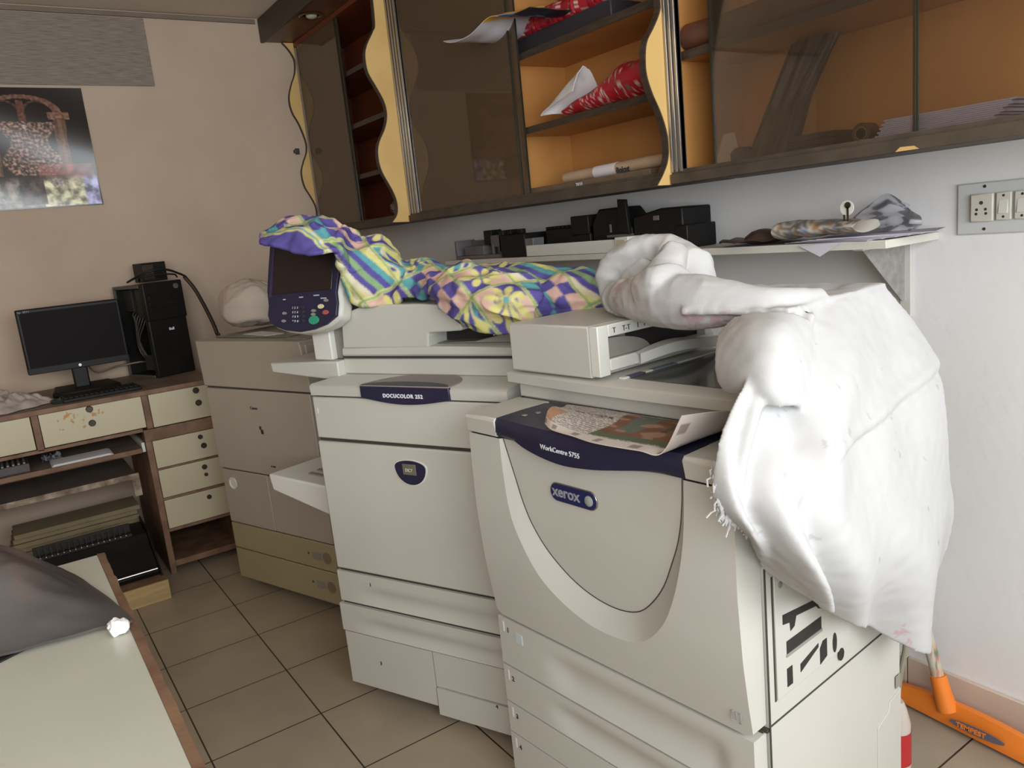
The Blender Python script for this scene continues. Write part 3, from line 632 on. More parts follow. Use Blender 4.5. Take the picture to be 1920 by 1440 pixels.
# trays
def tray(z0, z1, name, num, x0=.004, x1=.664, rec=True, dz=.012, v0=-.003):
    NX, NZ = 48, 10
    def vv(x, z):
        t = (z-z0)/(z1-z0); a = max(0, min(1, (x-.14)/.10)); b = max(0, min(1, (.62-x)/.04)); s = a*a*(3-2*a)*b*b*(3-2*b)
        w = max(0, sin(pi*min(1, max(0, (t-.02)/.75))))
        return v0+(dz*s*w if rec else 0)
    m = MB(); xs = [x0+(x1-x0)*i/NX for i in range(NX+1)]; zs = [z0+(z1-z0)*j/NZ for j in range(NZ+1)]
    m.grid([[(x, vv(x,z), z) for x in xs] for z in zs])
    for X in (x0, x1): m.grid([[(X,vv(X,z),z) for z in zs],[(X,.033,z) for z in zs]])
    for Z in (z0, z1): m.grid([[(x,vv(x,Z),Z) for x in xs],[(x,.033,Z) for x in xs]])
    p = part('paper_tray', m, PLA, wc, smooth=50, label=name)
    text_part('number', num, .016, INK, p, (x0+.028,v0-.0006,z1-.032), (1,0,0), (0,0,1), bold=.0004)
    part('level_mark', MB().box(x0+.014,x0+.019,v0-.001,v0+.001,z1-.034,z1-.010), PLW, p)
    return p
tray(.336,.4515,'paper tray numbered 1','1'); tray(.240,.331,'paper tray numbered 2','2'); tray(.160,.2355,'paper tray numbered 3','3', rec=False); tray(.06,.156,'paper tray numbered 4','4', rec=False)
part('paper_size_label', MB().box(.062,.084,-.0042,-.0028,.405,.428), mat('pale_blue_label', srgb(190,198,200), .5), wc)
part('tray_gap', MB().box(.010,.662,.026,.035,.05,.455), SEAM, wc)
text_part('recycle_mark', '[1]', .02, GREYLET, wc, (.628,-.0135,.487), (1,0,0), (0,0,1))
# side fittings on the right panel (u = .67)
U = .6705
sd = MB(); sd.box(.664,.6705,-.0,.034,.02,.45)
part('panel_groove', MB().box(.6695,.6712,.034,.037,.02,.74).box(.6695,.6712,.037,.50,.4615,.4645).box(.6695,.6712,.052,.056,.50,.72), SEAM, wc, label='thin dark panel joints')
part('latch_plate', MB().box(.6700,.6725,.058,.30,.50,.73), PLA, wc, bevel=.001)
op = MB()
op.box(.6720,.6732,.076,.20,.598,.645)
part('slot', MB().prism([(.078,.628),(.078,.645),(.20,.630),(.20,.608),(.188,.612),(.18,.620),(.118,.628),(.112,.612),(.100,.608),(.098,.624)], 'x', .6722, .6734), DARK, wc, label='dark toothed paper slot')
part('slot', MB().box(.6722,.6734,.087,.196,.572,.594), DARK, wc, label='dark rectangular slot')
part('slot_lip', MB().box(.6722,.6745,.085,.198,.566,.5715), PGREY, wc, bevel=.001)
part('slot', MB().box(.6722,.6734,.086,.102,.512,.545), DARK, wc)
part('slot', MB().prism([(.127,.520),(.127,.535),(.185,.548),(.185,.541)], 'x', .6722, .6734), DARK, wc)
part('slot', MB().prism([(.190,.505),(.190,.535),(.200,.546),(.213,.546),(.213,.512)], 'x', .6722, .6734), DARK, wc)
part('vent_hole', MB().prism([(.240+.007*cos(a), .525+.019*sin(a)) for a in [R(k*20) for k in range(18)]], 'x', .6722, .6734), DARK, wc)
part('vent_hole', MB().prism([(.262+.010*cos(a), .492+.012*sin(a)) for a in [R(k*20) for k in range(18)]], 'x', .6722, .6734), DARK, wc)
part('screw', MB().lathe((.6722,.075,.70), [(.006,0),(.006,.001),(.003,.002),(0,.002)], 16, (1,0,0)), PGREY, wc)
part('side_door', MB().prism([(.40,.03),(.40,.268),(.445,.282),(.452,.302),(.465,.302),(.498,.31),(.498,.03)], 'x', .6695, .6725), PLA, wc, bevel=.001)
part('latch', MB().box(.6724,.6735,.474,.494,.318,.345), PGREY, wc, bevel=.001)
# scanner and document feeder
part('scanner', MB().box(.008,.664,.122,.49,.932,.968), PLA, wc, bevel=.004)
m = MB(); G = []
for k in range(25):
    u = -.006+.672*k/24; f = .103-.012*sin(pi*k/24)
    G.append([(u,.13,.967),(u,f,.969),(u,f-.001,.988),(u,f+.006,.9925),(u,.49,.9925),(u,.49,.967)])
m.grid(G); m.add(G[0], [(0,1,2,3,4,5)]); m.add(G[-1], [(5,4,3,2,1,0)])
part('scanner_cover', m, PLA, wc, smooth=40)
part('platen', MB().prism([(.312,.150),(.62,.150),(.62,.45),(.295,.45)], 'z', .9922, .9938), GPLAT, wc, bevel=.001, label='dark grey platen glass')
part('glass_strip', MB().box(.294,.308,.14,.46,.9922,.996), PLW, wc, bevel=.001)
part('sticker', MB().box(.296,.311,.155,.20,.9940,.9962), mat('violet_sticker', srgb(84,72,104), .5), wc)
part('sticker', MB().box(.296,.311,.225,.30,.9940,.9962), mat('blue_grey_sticker', srgb(120,130,140), .5), wc)
fd = MB()
fd.box(.020,.262,.098,.455,.998,1.101)
adf = part('document_feeder', fd, PLA, wc, bevel=.004, seg=3)
ff = MB()
ff.box(.262,.286,.098,.128,1.002,1.101); ff.box(.262,.286,.128,.455,1.077,1.1008); ff.box(.262,.286,.128,.46,1.010,1.033); ff.box(.262,.286,.43,.455,1.03,1.08)
part('side_frame', ff, PLW, adf, bevel=.002, label='pale frame around the feeder opening')
part('paper_guide', MB().prism([(.262,1.034),(.262,1.075)]+[(.262,1.075)], 'y', .13, .2).box(.2615,.263,.13,.43,1.034,1.077), PGREY, adf)
gm = MB(); gp = [(.13,1.034),(.13,1.073)]+[(.13+.13*sin(a), 1.034+.039*cos(a)) for a in [R(10*k) for k in range(1,10)]]
gm.prism(gp, 'x', .263, .276); part('guide_disc', gm, PGREY, adf, bevel=.001, label='grey rounded paper guide')
part('feeder_opening', MB().box(.2632,.2645,.20,.43,1.034,1.077), DARK, adf)
for k, (s_, y_) in enumerate((('T',.140),('T-T',.168),('I',.212),('F',.232))):
    text_part('icon', s_, .015, INK, adf, (.2865,y_,1.083), (0,1,0), (0,0,1))
G = []
for k in range(17):
    y = .20+.27*k/16; z = 1.022+.010*sin(pi*k/16*1.4)
    G.append([(.286,y,z-.01),(.300+.02*sin(pi*k/16),y,z-.010),(.300+.02*sin(pi*k/16),y,z+.010),(.286,y,z+.012)])
m = MB(); m.grid(G); part('curved_rail', m, PLW, adf)
part('document_tray', MB().box(.53,.662,.17,.455,1.075,1.112), PLA, wc, bevel=.01, seg=3)
part('tray_hinge', MB().box(.35,.662,.435,.465,.99,1.10), PLA, wc, bevel=.003)

# newspaper across the control panel
NWID, NHGT = 120, 80
NET = (((.258,-.030,.9375),(.300,-.052,.937),(.365,-.064,.938),(.43,-.074,.9375),(.52,-.070,.938),(.562,-.062,.9385),(.592,-.046,.998)),
       ((.240,-.005,.954),(.285,-.02,.947),(.36,-.02,.9355),(.43,-.02,.9355),(.51,-.015,.9355),(.560,-.005,.937),(.610,.0,.995)),
       ((.212,.035,.951),(.27,.04,.941),(.35,.04,.9345),(.43,.04,.9345),(.50,.045,.9345),(.560,.05,.936),(.612,.05,.985)),
       ((.187,.080,.936),(.25,.085,.935),(.33,.085,.9345),(.42,.09,.9345),(.50,.09,.9345),(.56,.095,.935),(.615,.10,.965)),
       ((.175,.108,.935),(.25,.112,.935),(.33,.113,.9345),(.42,.113,.9345),(.50,.113,.9345),(.56,.114,.935),(.61,.114,.95)))
NP = patch(NET, NHGT, NWID)
def news(i, j):     # j 0..NWID across, i 0..NHGT away
    a, b = j/NWID, i/NHGT; n = noise.noise(Vector((a*9,b*9,3))); rn = random.random
    paper = (.62,.55,.50); 
    if b < .14 or a > .86:
        if (int(a*26) % 4 == 0) and .03 < b < .12: return (.30,.24,.22,1)
        return paper+(1,)
    if .36 < a < .84 and .18 < b < .97:
        if b < .30 and a < .75: return (.10,.13,.07,1)
        c = Vector((.20,.09,.05))+Vector((.10,.04,.02))*n
        if .42 < a < .52 and b > .35: c = Vector((.13,.15,.12))
        if .60 < a < .64: c = Vector((.10,.07,.05))
        if .70 < a < .78 and .4 < b < .9: c = Vector((.28,.13,.08))
        if n > .25: c = Vector((.34,.20,.14))
        if a > .80: c = Vector((.16,.14,.13))
        return tuple(c)+(1,)
    if .60 < b < .70 and .12 < a < .34: return ((.10,.09,.09,1) if rn() < .6 else paper+(1,))
    if a < .12 and b < .5: return (.34+.2*rn(),.20+.1*rn(),.15,1)
    if i % 3 == 0: return paper+(1,)
    return (.26,.24,.23,1) if rn() < .7 else paper+(1,)
m = MB(); m.grid(NP, .0012); NCOLS = [news(i, j) for i in range(NHGT+1) for j in range(NWID+1)]
M_ = parent_matrix(wc); m.v = [M_ @ v for v in m.v]
solo('newspaper', m, mat('newsprint', (1,1,1,1), .75, attr='print'), 'folded colour newspaper page lying on the navy panel of the front copier', 'newspaper', smooth=60,
     colors=lambda i, v: NCOLS[i % len(NCOLS)])

# white cotton cloth
def bil(a, b, c, d, s, t): return a*(1-s)*(1-t)+b*s*(1-t)+c*(1-s)*t+d*s*t
DP = patch(W_DRAPE, 110, 110)
def fold(p, s, t):
    # vertical folds fanning out from the top edge
    amp = .004+.016*min(1, t*1.6)
    w = sin(s*15+2.2*t+1.5*noise.noise(Vector((s*2, t*2, 1))))*.6+.55*sin(s*29-1.5*t+2*noise.noise(Vector((s*3, t*1.5, 7))))*t
    w += 1.3*noise.noise(Vector((s*4.2, t*3.1, 2.7)))
    if t > .45: w += .9*sin(s*24+1.5*noise.noise(Vector((s*2, t*2, 4))))*min(1, (t-.45)*3)
    a = 0
    fd_ = max(0, 1-t/.55)**.7; c1 = s-(.13+.72*t)
    a += fd_*(.016*math.exp(-((c1-.03)/.05)**2)-.034*math.exp(-((c1+.055)/.055)**2))
    c2 = s-(.06+.16*(t-.25)); a += (-.022*math.exp(-(c2/.03)**2)+.014*math.exp(-((c2-.06)/.05)**2))*(math.exp(-((t-.47)/.2)**2))
    c3 = t-(.62-.30*s); a += (-.006*math.exp(-(c3/.010)**2)+.006*math.exp(-((c3+.03)/.02)**2))*(1 if s > .38 else 0)*min(1, max(0, (s-.38)*5))
    return Vector((amp*w+a, -amp*.35*w-.4*a, 0))
for i in range(111):
    for j in range(111):
        s, t = j/110, i/110; DP[i][j] = DP[i][j]+fold(DP[i][j], s, t)
mb = MB(); mb.grid(DP, .007)
a, b, c, d = Vector((.32,.40,1.131)), Vector((.672,.447,1.131)), Vector((.49,.095,1.131)), Vector((.674,.124,1.128))
mb.grid([[bil(a,b,c,d,i/40,j/30)+Vector((0,0,.004+.004*noise.noise(Vector((i*.2,j*.15,3))))) for i in range(41)] for j in range(31)], .012)
mb.grid(patch(W_PUFF, 30, 30), .012)
hp = join(loft_path(W_ROLL), loft_path(W_ARCH), loft_path(W_FOLD), loft_path(W_LOBE), loft_path(W_BACK))
body, nrm = remeshed(join(mb, hp), .0042, 5, .5)
inA = lambda v: v.x < .52 and v.z > 1.09
for k, v in enumerate(body.v):
    if v.z > 1.07 and v.x < .62:
        am = min(1, max(0, (.60-v.x)/.22))*(.45 if v.y < .21 and v.z < 1.175 else 1); q = v*13; f = 1-abs(noise.noise(q))*2; g = 1-abs(noise.noise(v*27+Vector((3,1,7))))*2
        body.v[k] = v+nrm[k]*am*(.007*f*abs(f)+.003*g)
    else:
        g = noise.noise(v*38)
        body.v[k] = v+nrm[k]*.0012*g
# frayed edge threads
fr_ = MB()
for k in range(76):
    t = k/75; p = curve([(.695,-.112,.955),(.700,-.112,.90),(.702,-.082,.865),(.702,-.036,.832)], 75)[k]
    p = p+Vector((.004*random.uniform(-1,1),.004*random.uniform(-1,1),.004*random.uniform(-1,1)))
    q = p+Vector((.004*random.uniform(-1,1),random.uniform(-.012,.004),random.uniform(-.016,.003)))*random.choice((.6,1,1,1.6))
    fr_.tube([p, p.lerp(q, .5)+Vector((.004*random.uniform(-1,1),.004*random.uniform(-1,1),.003)), q], .0013, 4)
    if k % 2 == 0: fr_.tube([p+Vector((.002,.003*random.uniform(-1,1),.008)), p+Vector((.004,-.003,0)), p+Vector((.002,.004*random.uniform(-1,1),-.009))], [.001,.0035,.001], 7)
allc = join(body, fr_); allc.v = [M_ @ v for v in allc.v]
def pink_mat():
    m = WCLOTH; nt = m.node_tree; N = nt.nodes; L = nt.links; b = N['Principled BSDF']; src = b.inputs['Base Color'].links[0].from_socket
    a = N.new('ShaderNodeAttribute'); a.attribute_name = 'print'
    mx = N.new('ShaderNodeMix'); mx.data_type = 'RGBA'; mx.blend_type = 'MULTIPLY'; mx.inputs[0].default_value = 1
    L.new(src, mx.inputs[6]); L.new(a.outputs['Color'], mx.inputs[7]); L.new(mx.outputs[2], b.inputs['Base Color'])
pink_mat()
Mi = M_.inverted()
SPOTS = [((.50,.11,1.110),.030,.022),((.56,.11,1.112),.03,.022),((.272,.18,1.155),.02,.03),((.74,.46,.53),.022,.05)]
def cloth_col(i, v):
    p = Mi @ v; c = Vector((1,1,1)); n = noise.noise(p*70); n2 = noise.noise(p*30)
    for (q, r1, r2) in SPOTS:
        d = (p-Vector(q)); e = (d.x/r1)**2+(d.z/r2)**2
        if e < 1 and abs(d.y) < .14 and noise.noise(p*130)+.6*n > .02: c = Vector((1,.74,.80))
    if p.x < .5 and p.z > 1.09:
        w = max(0, noise.noise(p*9+Vector((4,0,0))))*.5; c = Vector((c.x, c.y*(1-.22*w), c.z*(1-.38*w)))
    if p.x > .7 and abs(n2) > .52 and n > .42: c = c*.82
    return tuple(c)+(1,)
solo('white_cloth', allc, WCLOTH, 'large white cotton cloth rolled over the front copier and hanging down its right side', 'cloth', smooth=75, colors=cloth_col)

# ------------------------------------------------------------------ middle copier
dc = thing('photocopier', 'middle cream photocopier with dark oval top handle, under the patterned cloth', 'photocopier', (-2.049,.687,0), 24.3)
part('body', MB().box(.006,.638,.025,.62,.05,.905), PLA, dc, bevel=.004)
part('upper_cover', MB().box(.010,.640,-.002,.05,.793,.908), PLA, dc, bevel=.003)
for g_ in ((.012,.638,.004,.03,.783,.794),(.012,.638,.004,.03,.402,.411),(.008,.638,.004,.03,.300,.311),(.012,.635,.01,.03,.908,.914)): part('cover_gap', MB().box(*g_), SEAM, dc)
part('door', MB().box(.008,.640,-.004,.04,.4105,.784), PLA, dc, bevel=.004)
cap = []
for k in range(33):
    u = .010+.63*k/32; back = .20+.14*sin(pi*k/32)
    cap.append([(u,.03,.912),(u,-.004,.913),(u,-.006,.937),(u,.002,.943),(u,back,.944),(u,back,.912)])
m = MB(); m.grid(cap); m.add(cap[0], [(0,1,2,3,4,5)]); m.add(cap[-1], [(5,4,3,2,1,0)])
part('top_cap', m, PLA, dc, smooth=40)
hn = MB(); top_ = [(.196,.9435),(.479,.9435)]; 
arc = [(.479-.283*k/24, .913-.015*sin(pi*k/24)) for k in range(25)]
hn.prism([(.196,.9445),(.196,.913)][::-1][:0]+[(.196,.9435)]+[(p[0],p[1]) for p in arc[::-1]]+[(.479,.9435)], 'y', -.011, .0)
h = part('handle', hn, NAVY, dc, bevel=.002, label='dark navy lens-shaped handle plate')
text_part('lettering', 'DOCUCOLOR 252', .0135, WHITE, h, (.272,-.0117,.9160), (1,0,0), (0,0,1), space=1.2, bold=.0005)
tp = [(.196,-.010)]+[(.3375-.1415*cos(R(180*k/24)), -.010+.150*sin(R(180*k/24))**.8) for k in range(1,24)]+[(.479,-.010)]
part('handle_recess', MB().prism(tp, 'z', .9425, .9462), mat('dark_grey_recess', srgb(140,130,128), .5, var=.08), h, bevel=.001, label='grey rounded handle recess')
tp2 = [(.20,-.009)]+[(.3375-.138*cos(R(180*k/24)), -.010+.045*sin(R(180*k/24))) for k in range(1,24)]+[(.475,-.009)]
part('handle_recess_shade', MB().prism(tp2, 'z', .9462, .9475), mat('shadowy_lip', srgb(60,58,62), .5), h)  # dark crescent paints the shade gradient at the front of the recess
bd2 = [(.326+.052*cos(R(a))*(1), .722+.036*sin(R(a))) for a in range(0,360,12)]
bd2 = [(.326+.050*cos(R(a))*(1 if sin(R(a)) > 0 else 1), .733+(.018 if sin(R(a)) > 0 else .047)*sin(R(a))) for a in range(0,360,10)]
bb = part('badge', MB().prism([((x-.326)*1.08+.326,(z-.725)*1.08+.725) for x,z in bd2], 'y', -.0065, -.003), PLW, dc, bevel=.001, label='rounded badge with pale rim')
part('badge_face', MB().prism(bd2, 'y', -.008, -.006), NAVY, bb, bevel=.001)
part('badge_window', MB().box(.303,.346,-.0095,-.0075,.713,.742), mat('badge_olive_window', srgb(112,108,92), .3), bb, bevel=.002)
text_part('badge_mark', 'DC7', .012, PLW, bb, (.312,-.0098,.722), (1,0,0), (0,0,1))
part('door_tab', MB().box(.022,.026,-.003,-.001,.862,.876), PLW, dc)
def dtray(x0, x1, z0, z1, v0, num, nx, nz, label, rec=True):
    NX, NZ = 36, 8
    def vv(x, z):
        t = (z-z0)/(z1-z0); a = max(0, min(1, (x-x0-.05)/.10)); w = max(0, sin(pi*min(1, max(0, t/.6))))
        return v0+(.009*a*w if rec else 0)
    m = MB(); xs = [x0+(x1-x0)*i/NX for i in range(NX+1)]; zs = [z0+(z1-z0)*j/NZ for j in range(NZ+1)]
    m.grid([[(x, vv(x,z), z) for x in xs] for z in zs])
    for X in (x0, x1): m.grid([[(X,vv(X,z),z) for z in zs],[(X,.04,z) for z in zs]])
    for Z in (z0, z1): m.grid([[(x,vv(x,Z),Z) for x in xs],[(x,.04,Z) for x in xs]])
    p = part('paper_tray', m, PLA, dc, smooth=50, label=label)
    if num: text_part('number', num, .014, INK, p, (nx,v0-.0006,nz), (1,0,0), (0,0,1), bold=.0004)
    return p
dtray(.006,.640,.311,.4025,-.004,'1',.124,.372,'upper paper tray marked 1')
dtray(-.002,.640,.218,.3015,-.006,'',0,0,'second paper tray')
dtray(.002,.314,.052,.214,-.004,'3',.122,.132,'left lower tray marked 3',rec=False)
dtray(.318,.640,.112,.214,-.003,'',0,0,'right lower tray',rec=False)
dtray(.320,.640,.030,.109,-.008,'4',.510,.100,'right bottom tray marked 4',rec=False)
part('caster', MB().lathe((.08,.10,.0), [(0,0),(.025,0),(.025,.05),(0,.05)], 16), BLACK, dc); part('caster', MB().lathe((.56,.10,.0), [(0,0),(.025,0),(.025,.03),(0,.03)], 16), BLACK, dc)
part('caster', MB().lathe((.08,.54,.0), [(0,0),(.025,0),(.025,.05),(0,.05)], 16), BLACK, dc); part('caster', MB().lathe((.56,.54,.0), [(0,0),(.025,0),(.025,.05),(0,.05)], 16), BLACK, dc)
# scanner + feeder
part('scanner', MB().box(.018,.632,.128,.60,.944,.990), PLA, dc, bevel=.004)
part('scanner_gap', MB().box(.022,.628,.124,.59,.990,.9965), SEAM, dc)
fd2 = MB()
G = []
for k in range(25):
    u = .028+.60*k/24; f = .118
    G.append([(u,.58,.997),(u,f+.004,.997),(u,f,1.002),(u,f+.002,1.016+.006*sin(pi*k/24)),(u,f+.010,1.024),(u,.58,1.026)])
fd2.grid(G); fd2.add(G[0], [(0,1,2,3,4,5)]); fd2.add(G[-1], [(5,4,3,2,1,0)])
part('scanner_lid', fd2, PLA, dc, smooth=40)
prof = [(.032,1.018),(.040,1.108),(.052,1.117),(.108,1.131),(.20,1.136),(.32,1.134),(.418,1.127),(.428,1.121),(.448,1.066),(.440,1.062),(.345,1.058),(.338,1.056),(.333,1.020)]
part('document_feeder', MB().prism(prof, 'y', .118, .55), PLA, dc, bevel=.005, seg=3)
part('feeder_opening', MB().box(.335,.62,.20,.54,1.027,1.060), DARK, dc)
part('output_slope', MB().prism([(.335,1.026),(.46,1.030),(.61,1.058),(.61,1.026)], 'y', .15, .53), PGREY, dc, bevel=.002)
part('paper_sheet', MB().prism([(.52,1.044),(.61,1.0605),(.61,1.0625),(.52,1.046)], 'y', .145, .40), PAPER, dc)
part('document_tray', MB().box(.445,.62,.22,.54,1.075,1.105), PLA, dc, bevel=.008)
# left wing and side output tray
part('side_wing', MB().hexa([(-.25,.10,.950),(.02,.10,.930),(.02,.44,.930),(-.25,.44,.950),(-.255,.10,.980),(.02,.10,.985),(.02,.46,.985),(-.255,.46,.980)]), PLA, dc, bevel=.004, label='flat cream wing on the left side')
st = part('output_tray', MB().hexa([(-.335,.10,.572),(-.06,.10,.505),(-.03,.34,.515),(-.30,.34,.575),(-.345,.10,.625),(-.07,.10,.604),(-.03,.34,.606),(-.30,.34,.628)]), PLW, dc, bevel=.006, seg=3, label='white side output tray')
for k in range(5): part('slot_rib', MB().hexa([(-.22,.15+.035*k,.612),(-.06,.15+.035*k,.600),(-.06,.165+.035*k,.600),(-.22,.165+.035*k,.612),(-.22,.15+.035*k,.622),(-.06,.15+.035*k,.610),(-.06,.165+.035*k,.610),(-.22,.165+.035*k,.622)]), PGREY, st)
part('tray_arm', MB().box(-.075,.006,.12,.17,.50,.62), PLA, st, bevel=.003)
part('tray_bracket', MB().prism([(-.02,.60),(.006,.60),(.006,.90),(-.012,.90)], 'y', .08, .20), PGREY, dc, bevel=.002)
# control head
AL = R(18)
def pt(a, b, o=0):   # panel plane coordinates -> local
    n = Vector((0,-cos(AL),sin(AL)))
    return Vector((0,.05,1.08))+Vector((a,0,0))+Vector((0,sin(AL),cos(AL)))*b+n*o
def plate(P, o0, o1):
    n = len(P); m = MB(); m.add([pt(a,b,o0) for a,b in P]+[pt(a,b,o1) for a,b in P], [tuple(range(n)), tuple(range(n,2*n))]+[(i,(i+1)%n,(i+1)%n+n,i+n) for i in range(n)]); return m
HP = [(-.205,.250),(-.204,.19),(-.200,.12),(-.188,.075),(-.188,.048),(-.178,.030),(-.155,.016),(-.110,.004),(-.054,-.001),(.0,.005),(.045,.018),(.080,.040),(.080,.075),(.072,.105),(.076,.16),(.080,.22),(.079,.250)]
sc2 = lambda P, f, g=None: [((a+.06)*f-.06, (b-.12)*(g or f)+.12) for a,b in P]
hd = part('control_head', plate(sc2(HP,1.06,1.03), -.055, -.006), PLA, dc, bevel=.012, seg=3, label='cream housing of the tilted control head')
part('face_plate', plate(HP, -.008, .002), NAVY, hd, bevel=.002, label='dark navy key panel')
part('display', plate([(-.176,.108),(-.178,.244),(.052,.244),(.056,.112)], .001, .004), mat('dark_display', srgb(40,30,28), .25, var=.05), hd, bevel=.001, label='switched-off display')
part('display_rim', plate([(-.186,.10),(-.188,.244),(-.180,.244),(-.178,.10)], .001, .005), mat('violet_rim', srgb(58,48,80), .3), hd)
def disc(a, b, ra, rb, o0=.002, o1=.005): return plate([(a+ra*cos(R(k*15)), b+rb*sin(R(k*15))) for k in range(24)], o0, o1)
part('start_button', disc(.0,.030,.0195,.0125), mat('green_button', srgb(52,150,118), .4), hd, bevel=.001, label='green start button')
part('button', disc(.022,.067,.0115,.0065), mat('yellow_button', srgb(214,206,160), .4), hd, bevel=.001, label='pale yellow button')
part('button', disc(.042,.050,.0115,.0065), mat('red_button', srgb(170,84,80), .4), hd, bevel=.001, label='red stop button')
for q in ((.040,.083),(-.004,.056),(-.004,.046),(-.118,.052),(-.118,.030)): part('button', disc(q[0],q[1],.008,.004), PGREY, hd)
for r_ in range(4):
    for c_ in range(3): part('key', disc(-.082+.019*c_+.002*r_, .066-.0125*r_, .0065, .0045), mat('dark_key', srgb(52,50,66), .4), hd)
for r_ in range(4):
    text_part('key_print', ('1 2 3','4 5 6','7 8 9','* 0 #')[r_], .009, WHITE, hd, tuple(pt(-.087+.002*r_, .063-.0125*r_, .0055)), (1,0,0), (0,sin(AL),cos(AL)), depth=.0005, space=1.25)
for s_, a_, b_ in (('mm',-.130,.090),('mmm',-.066,.094),('mmmm',-.010,.097),('mmmm',.018,.088)):
    text_part('key_print', s_, .007, WHITE, hd, tuple(pt(a_, b_, .0026)), (1,0,0), (0,sin(AL),cos(AL)), depth=.0005)
part('head_post', MB().box(-.085,-.015,.12,.20,.985,1.09), PLW, dc, bevel=.004)
part('head_post_back', MB().box(-.02,.03,.14,.26,.985,1.25), PGREY, dc, bevel=.004)

# patterned cloth
Md = parent_matrix(dc)
wavy = lambda P, a, s: [[p+Vector((0,-1,.3))*a*(noise.noise(p*s)+.5*noise.noise(p*s*2.3)) for p in row] for row in P]
mb = MB(); mb.grid(wavy(patch(C_TOP, 30, 50), .012, 14), .010); mb.grid(wavy(patch(C_BODY, 44, 120), .020, 13), .010); mb.grid(wavy(patch(C_LUMP, 36, 44), .016, 13), .010)
body, nrm = remeshed(join(mb, loft_path(C_ROPE)), .0027, 7, .5)
for k, v in enumerate(body.v):
    q = Vector((v.x*7+v.z*5, v.y*12, v.z*20-v.x*8)) if v.x < .25 else Vector((v.x*8, v.y*12, v.z*24+v.x*4)); f = 1-abs(noise.noise(q+Vector((2,5,1))))*2.4; g = 1-abs(noise.noise(q*2.1+Vector((6,1,1))))*2
    if v.x < .16 and v.z > 1.26 and v.y < .04: f = f*.25; g = g*.4
    body.v[k] = v+nrm[k]*(.011*f+.0026*g)
pv = list(body.v)
PUR, YLW, TEA, PNK, CRM, GRN = [Vector(srgb(*c)[:3]) for c in ((92,84,150),(212,204,132),(96,160,164),(216,180,166),(214,206,180),(138,168,124))]
def pat(p):
    # printed cloth: checks, daisies, curls and stripes in patches
    w = Vector((noise.noise(p*11), noise.noise(p*11+Vector((9,9,9)))))*.007
    x = p.x*.94+p.y*.35+w.x; y = p.z+p.y*.75+w.y
    if p.x < .13 and p.z > 1.27 and p.y < .022:
        return PUR if p.y < .006 else (YLW if p.y < .010 else (TEA if p.y < .014 else (YLW if noise.noise(p*60) > 0 else CRM)))
    cs_ = .125; gx, gy = math.floor((x*.8+y*.6)/cs_), math.floor((-x*.6+y*.8)/cs_)
    fx, fy = (x*.8+y*.6)/cs_-gx-.5, (-x*.6+y*.8)/cs_-gy-.5
    k = (0,1,2,0,1,4,3,0)[int(abs(math.floor(gx*7.3+gy*3.7+gx*gy*1.9))) % 8]
    e = .5-max(abs(fx), abs(fy))
    if e < .022: return GRN
    if e < .045: return YLW
    if k == 3:           # leaves
        a_ = sin(fx*14+2*sin(fy*7)); b_ = cos(fy*12+2*cos(fx*6))
        return PUR if a_*b_ > .55 else (TEA if a_ > .35 else (YLW if b_ > -.3 else (GRN if a_ < -.6 else CRM)))
    if k == 0:           # check
        q_ = (math.floor(fx*3.2+.5)+math.floor(fy*3.2+.5)) % 2
        return PUR if q_ else (PNK if fx > -.1 else TEA)
    if k == 1:           # daisy
        r = sqrt(fx*fx+fy*fy); t = math.atan2(fy, fx)
        if r < .07: return TEA
        if r < .20+.22*abs(cos(t*4)): return YLW if abs(cos(t*4)) > .35 else PUR
        return PUR if (fx*fy) > 0 else PNK
    if k == 2:           # stripes
        s = (fx+fy*.3)*6; return (PUR, TEA, YLW, CRM, PUR, GRN)[int(math.floor(s)) % 6]
    r = sqrt((fx-.1)**2+(fy+.05)**2)
    return (YLW, PUR, TEA, YLW, CRM)[int(r*11+noise.noise(p*20)) % 5]
PC_ = [Vector(pat(p)) for p in pv]
for it_ in range(1):
    ac = [c.copy() for c in PC_]; nn = [1]*len(pv)
    for f_ in body.f:
        for a_ in range(len(f_)):
            i_, j_ = f_[a_], f_[(a_+1) % len(f_)]; ac[i_] = ac[i_]+PC_[j_]; nn[i_] += 1
    PC_ = [c/n for c, n in zip(ac, nn)]
body.v = [Md @ v for v in body.v]
PCL = mat('printed_cotton', (1,1,1,1), .9, attr='print', bump=.3, bscale=600, spec=.1)
solo('patterned_cloth', body, PCL, 'purple, yellow and teal patterned cloth draped over the middle copier and its control head', 'cloth', smooth=75,
     colors=lambda i, v: tuple(PC_[i])+(1,))

# ------------------------------------------------------------------ left copier
cn = thing('photocopier', 'grey-beige photocopier at the back left beside the desk', 'photocopier', (-3.107,.649,0), 19.5)
part('body', MB().box(.004,.606,.012,.62,.045,.99), PLG, cn, bevel=.003)
part('caster', MB().lathe((.08,.10,.0), [(0,0),(.025,0),(.025,.05),(0,.05)], 16), BLACK, cn); part('caster', MB().lathe((.52,.10,.0), [(0,0),(.025,0),(.025,.05),(0,.05)], 16), BLACK, cn)
part('upper_cover', MB().prism([(-.006,.829),(-.016,1.003),(.592,1.003),(.598,.99),(.622,.829)], 'y', -.006, .58), PLG, cn, bevel=.004)
for g_ in ((.0,.606,.004,.02,.822,.830),(.01,.606,.004,.02,.498,.504),(.01,.606,.004,.02,.276,.281),(.01,.606,.004,.02,.168,.173),(.288,.292,.003,.02,.28,.50)): part('cover_gap', MB().box(*g_), SEAM, cn)
part('front_door', MB().box(-.002,.608,-.004,.03,.5035,.8225), PLG, cn, bevel=.003)
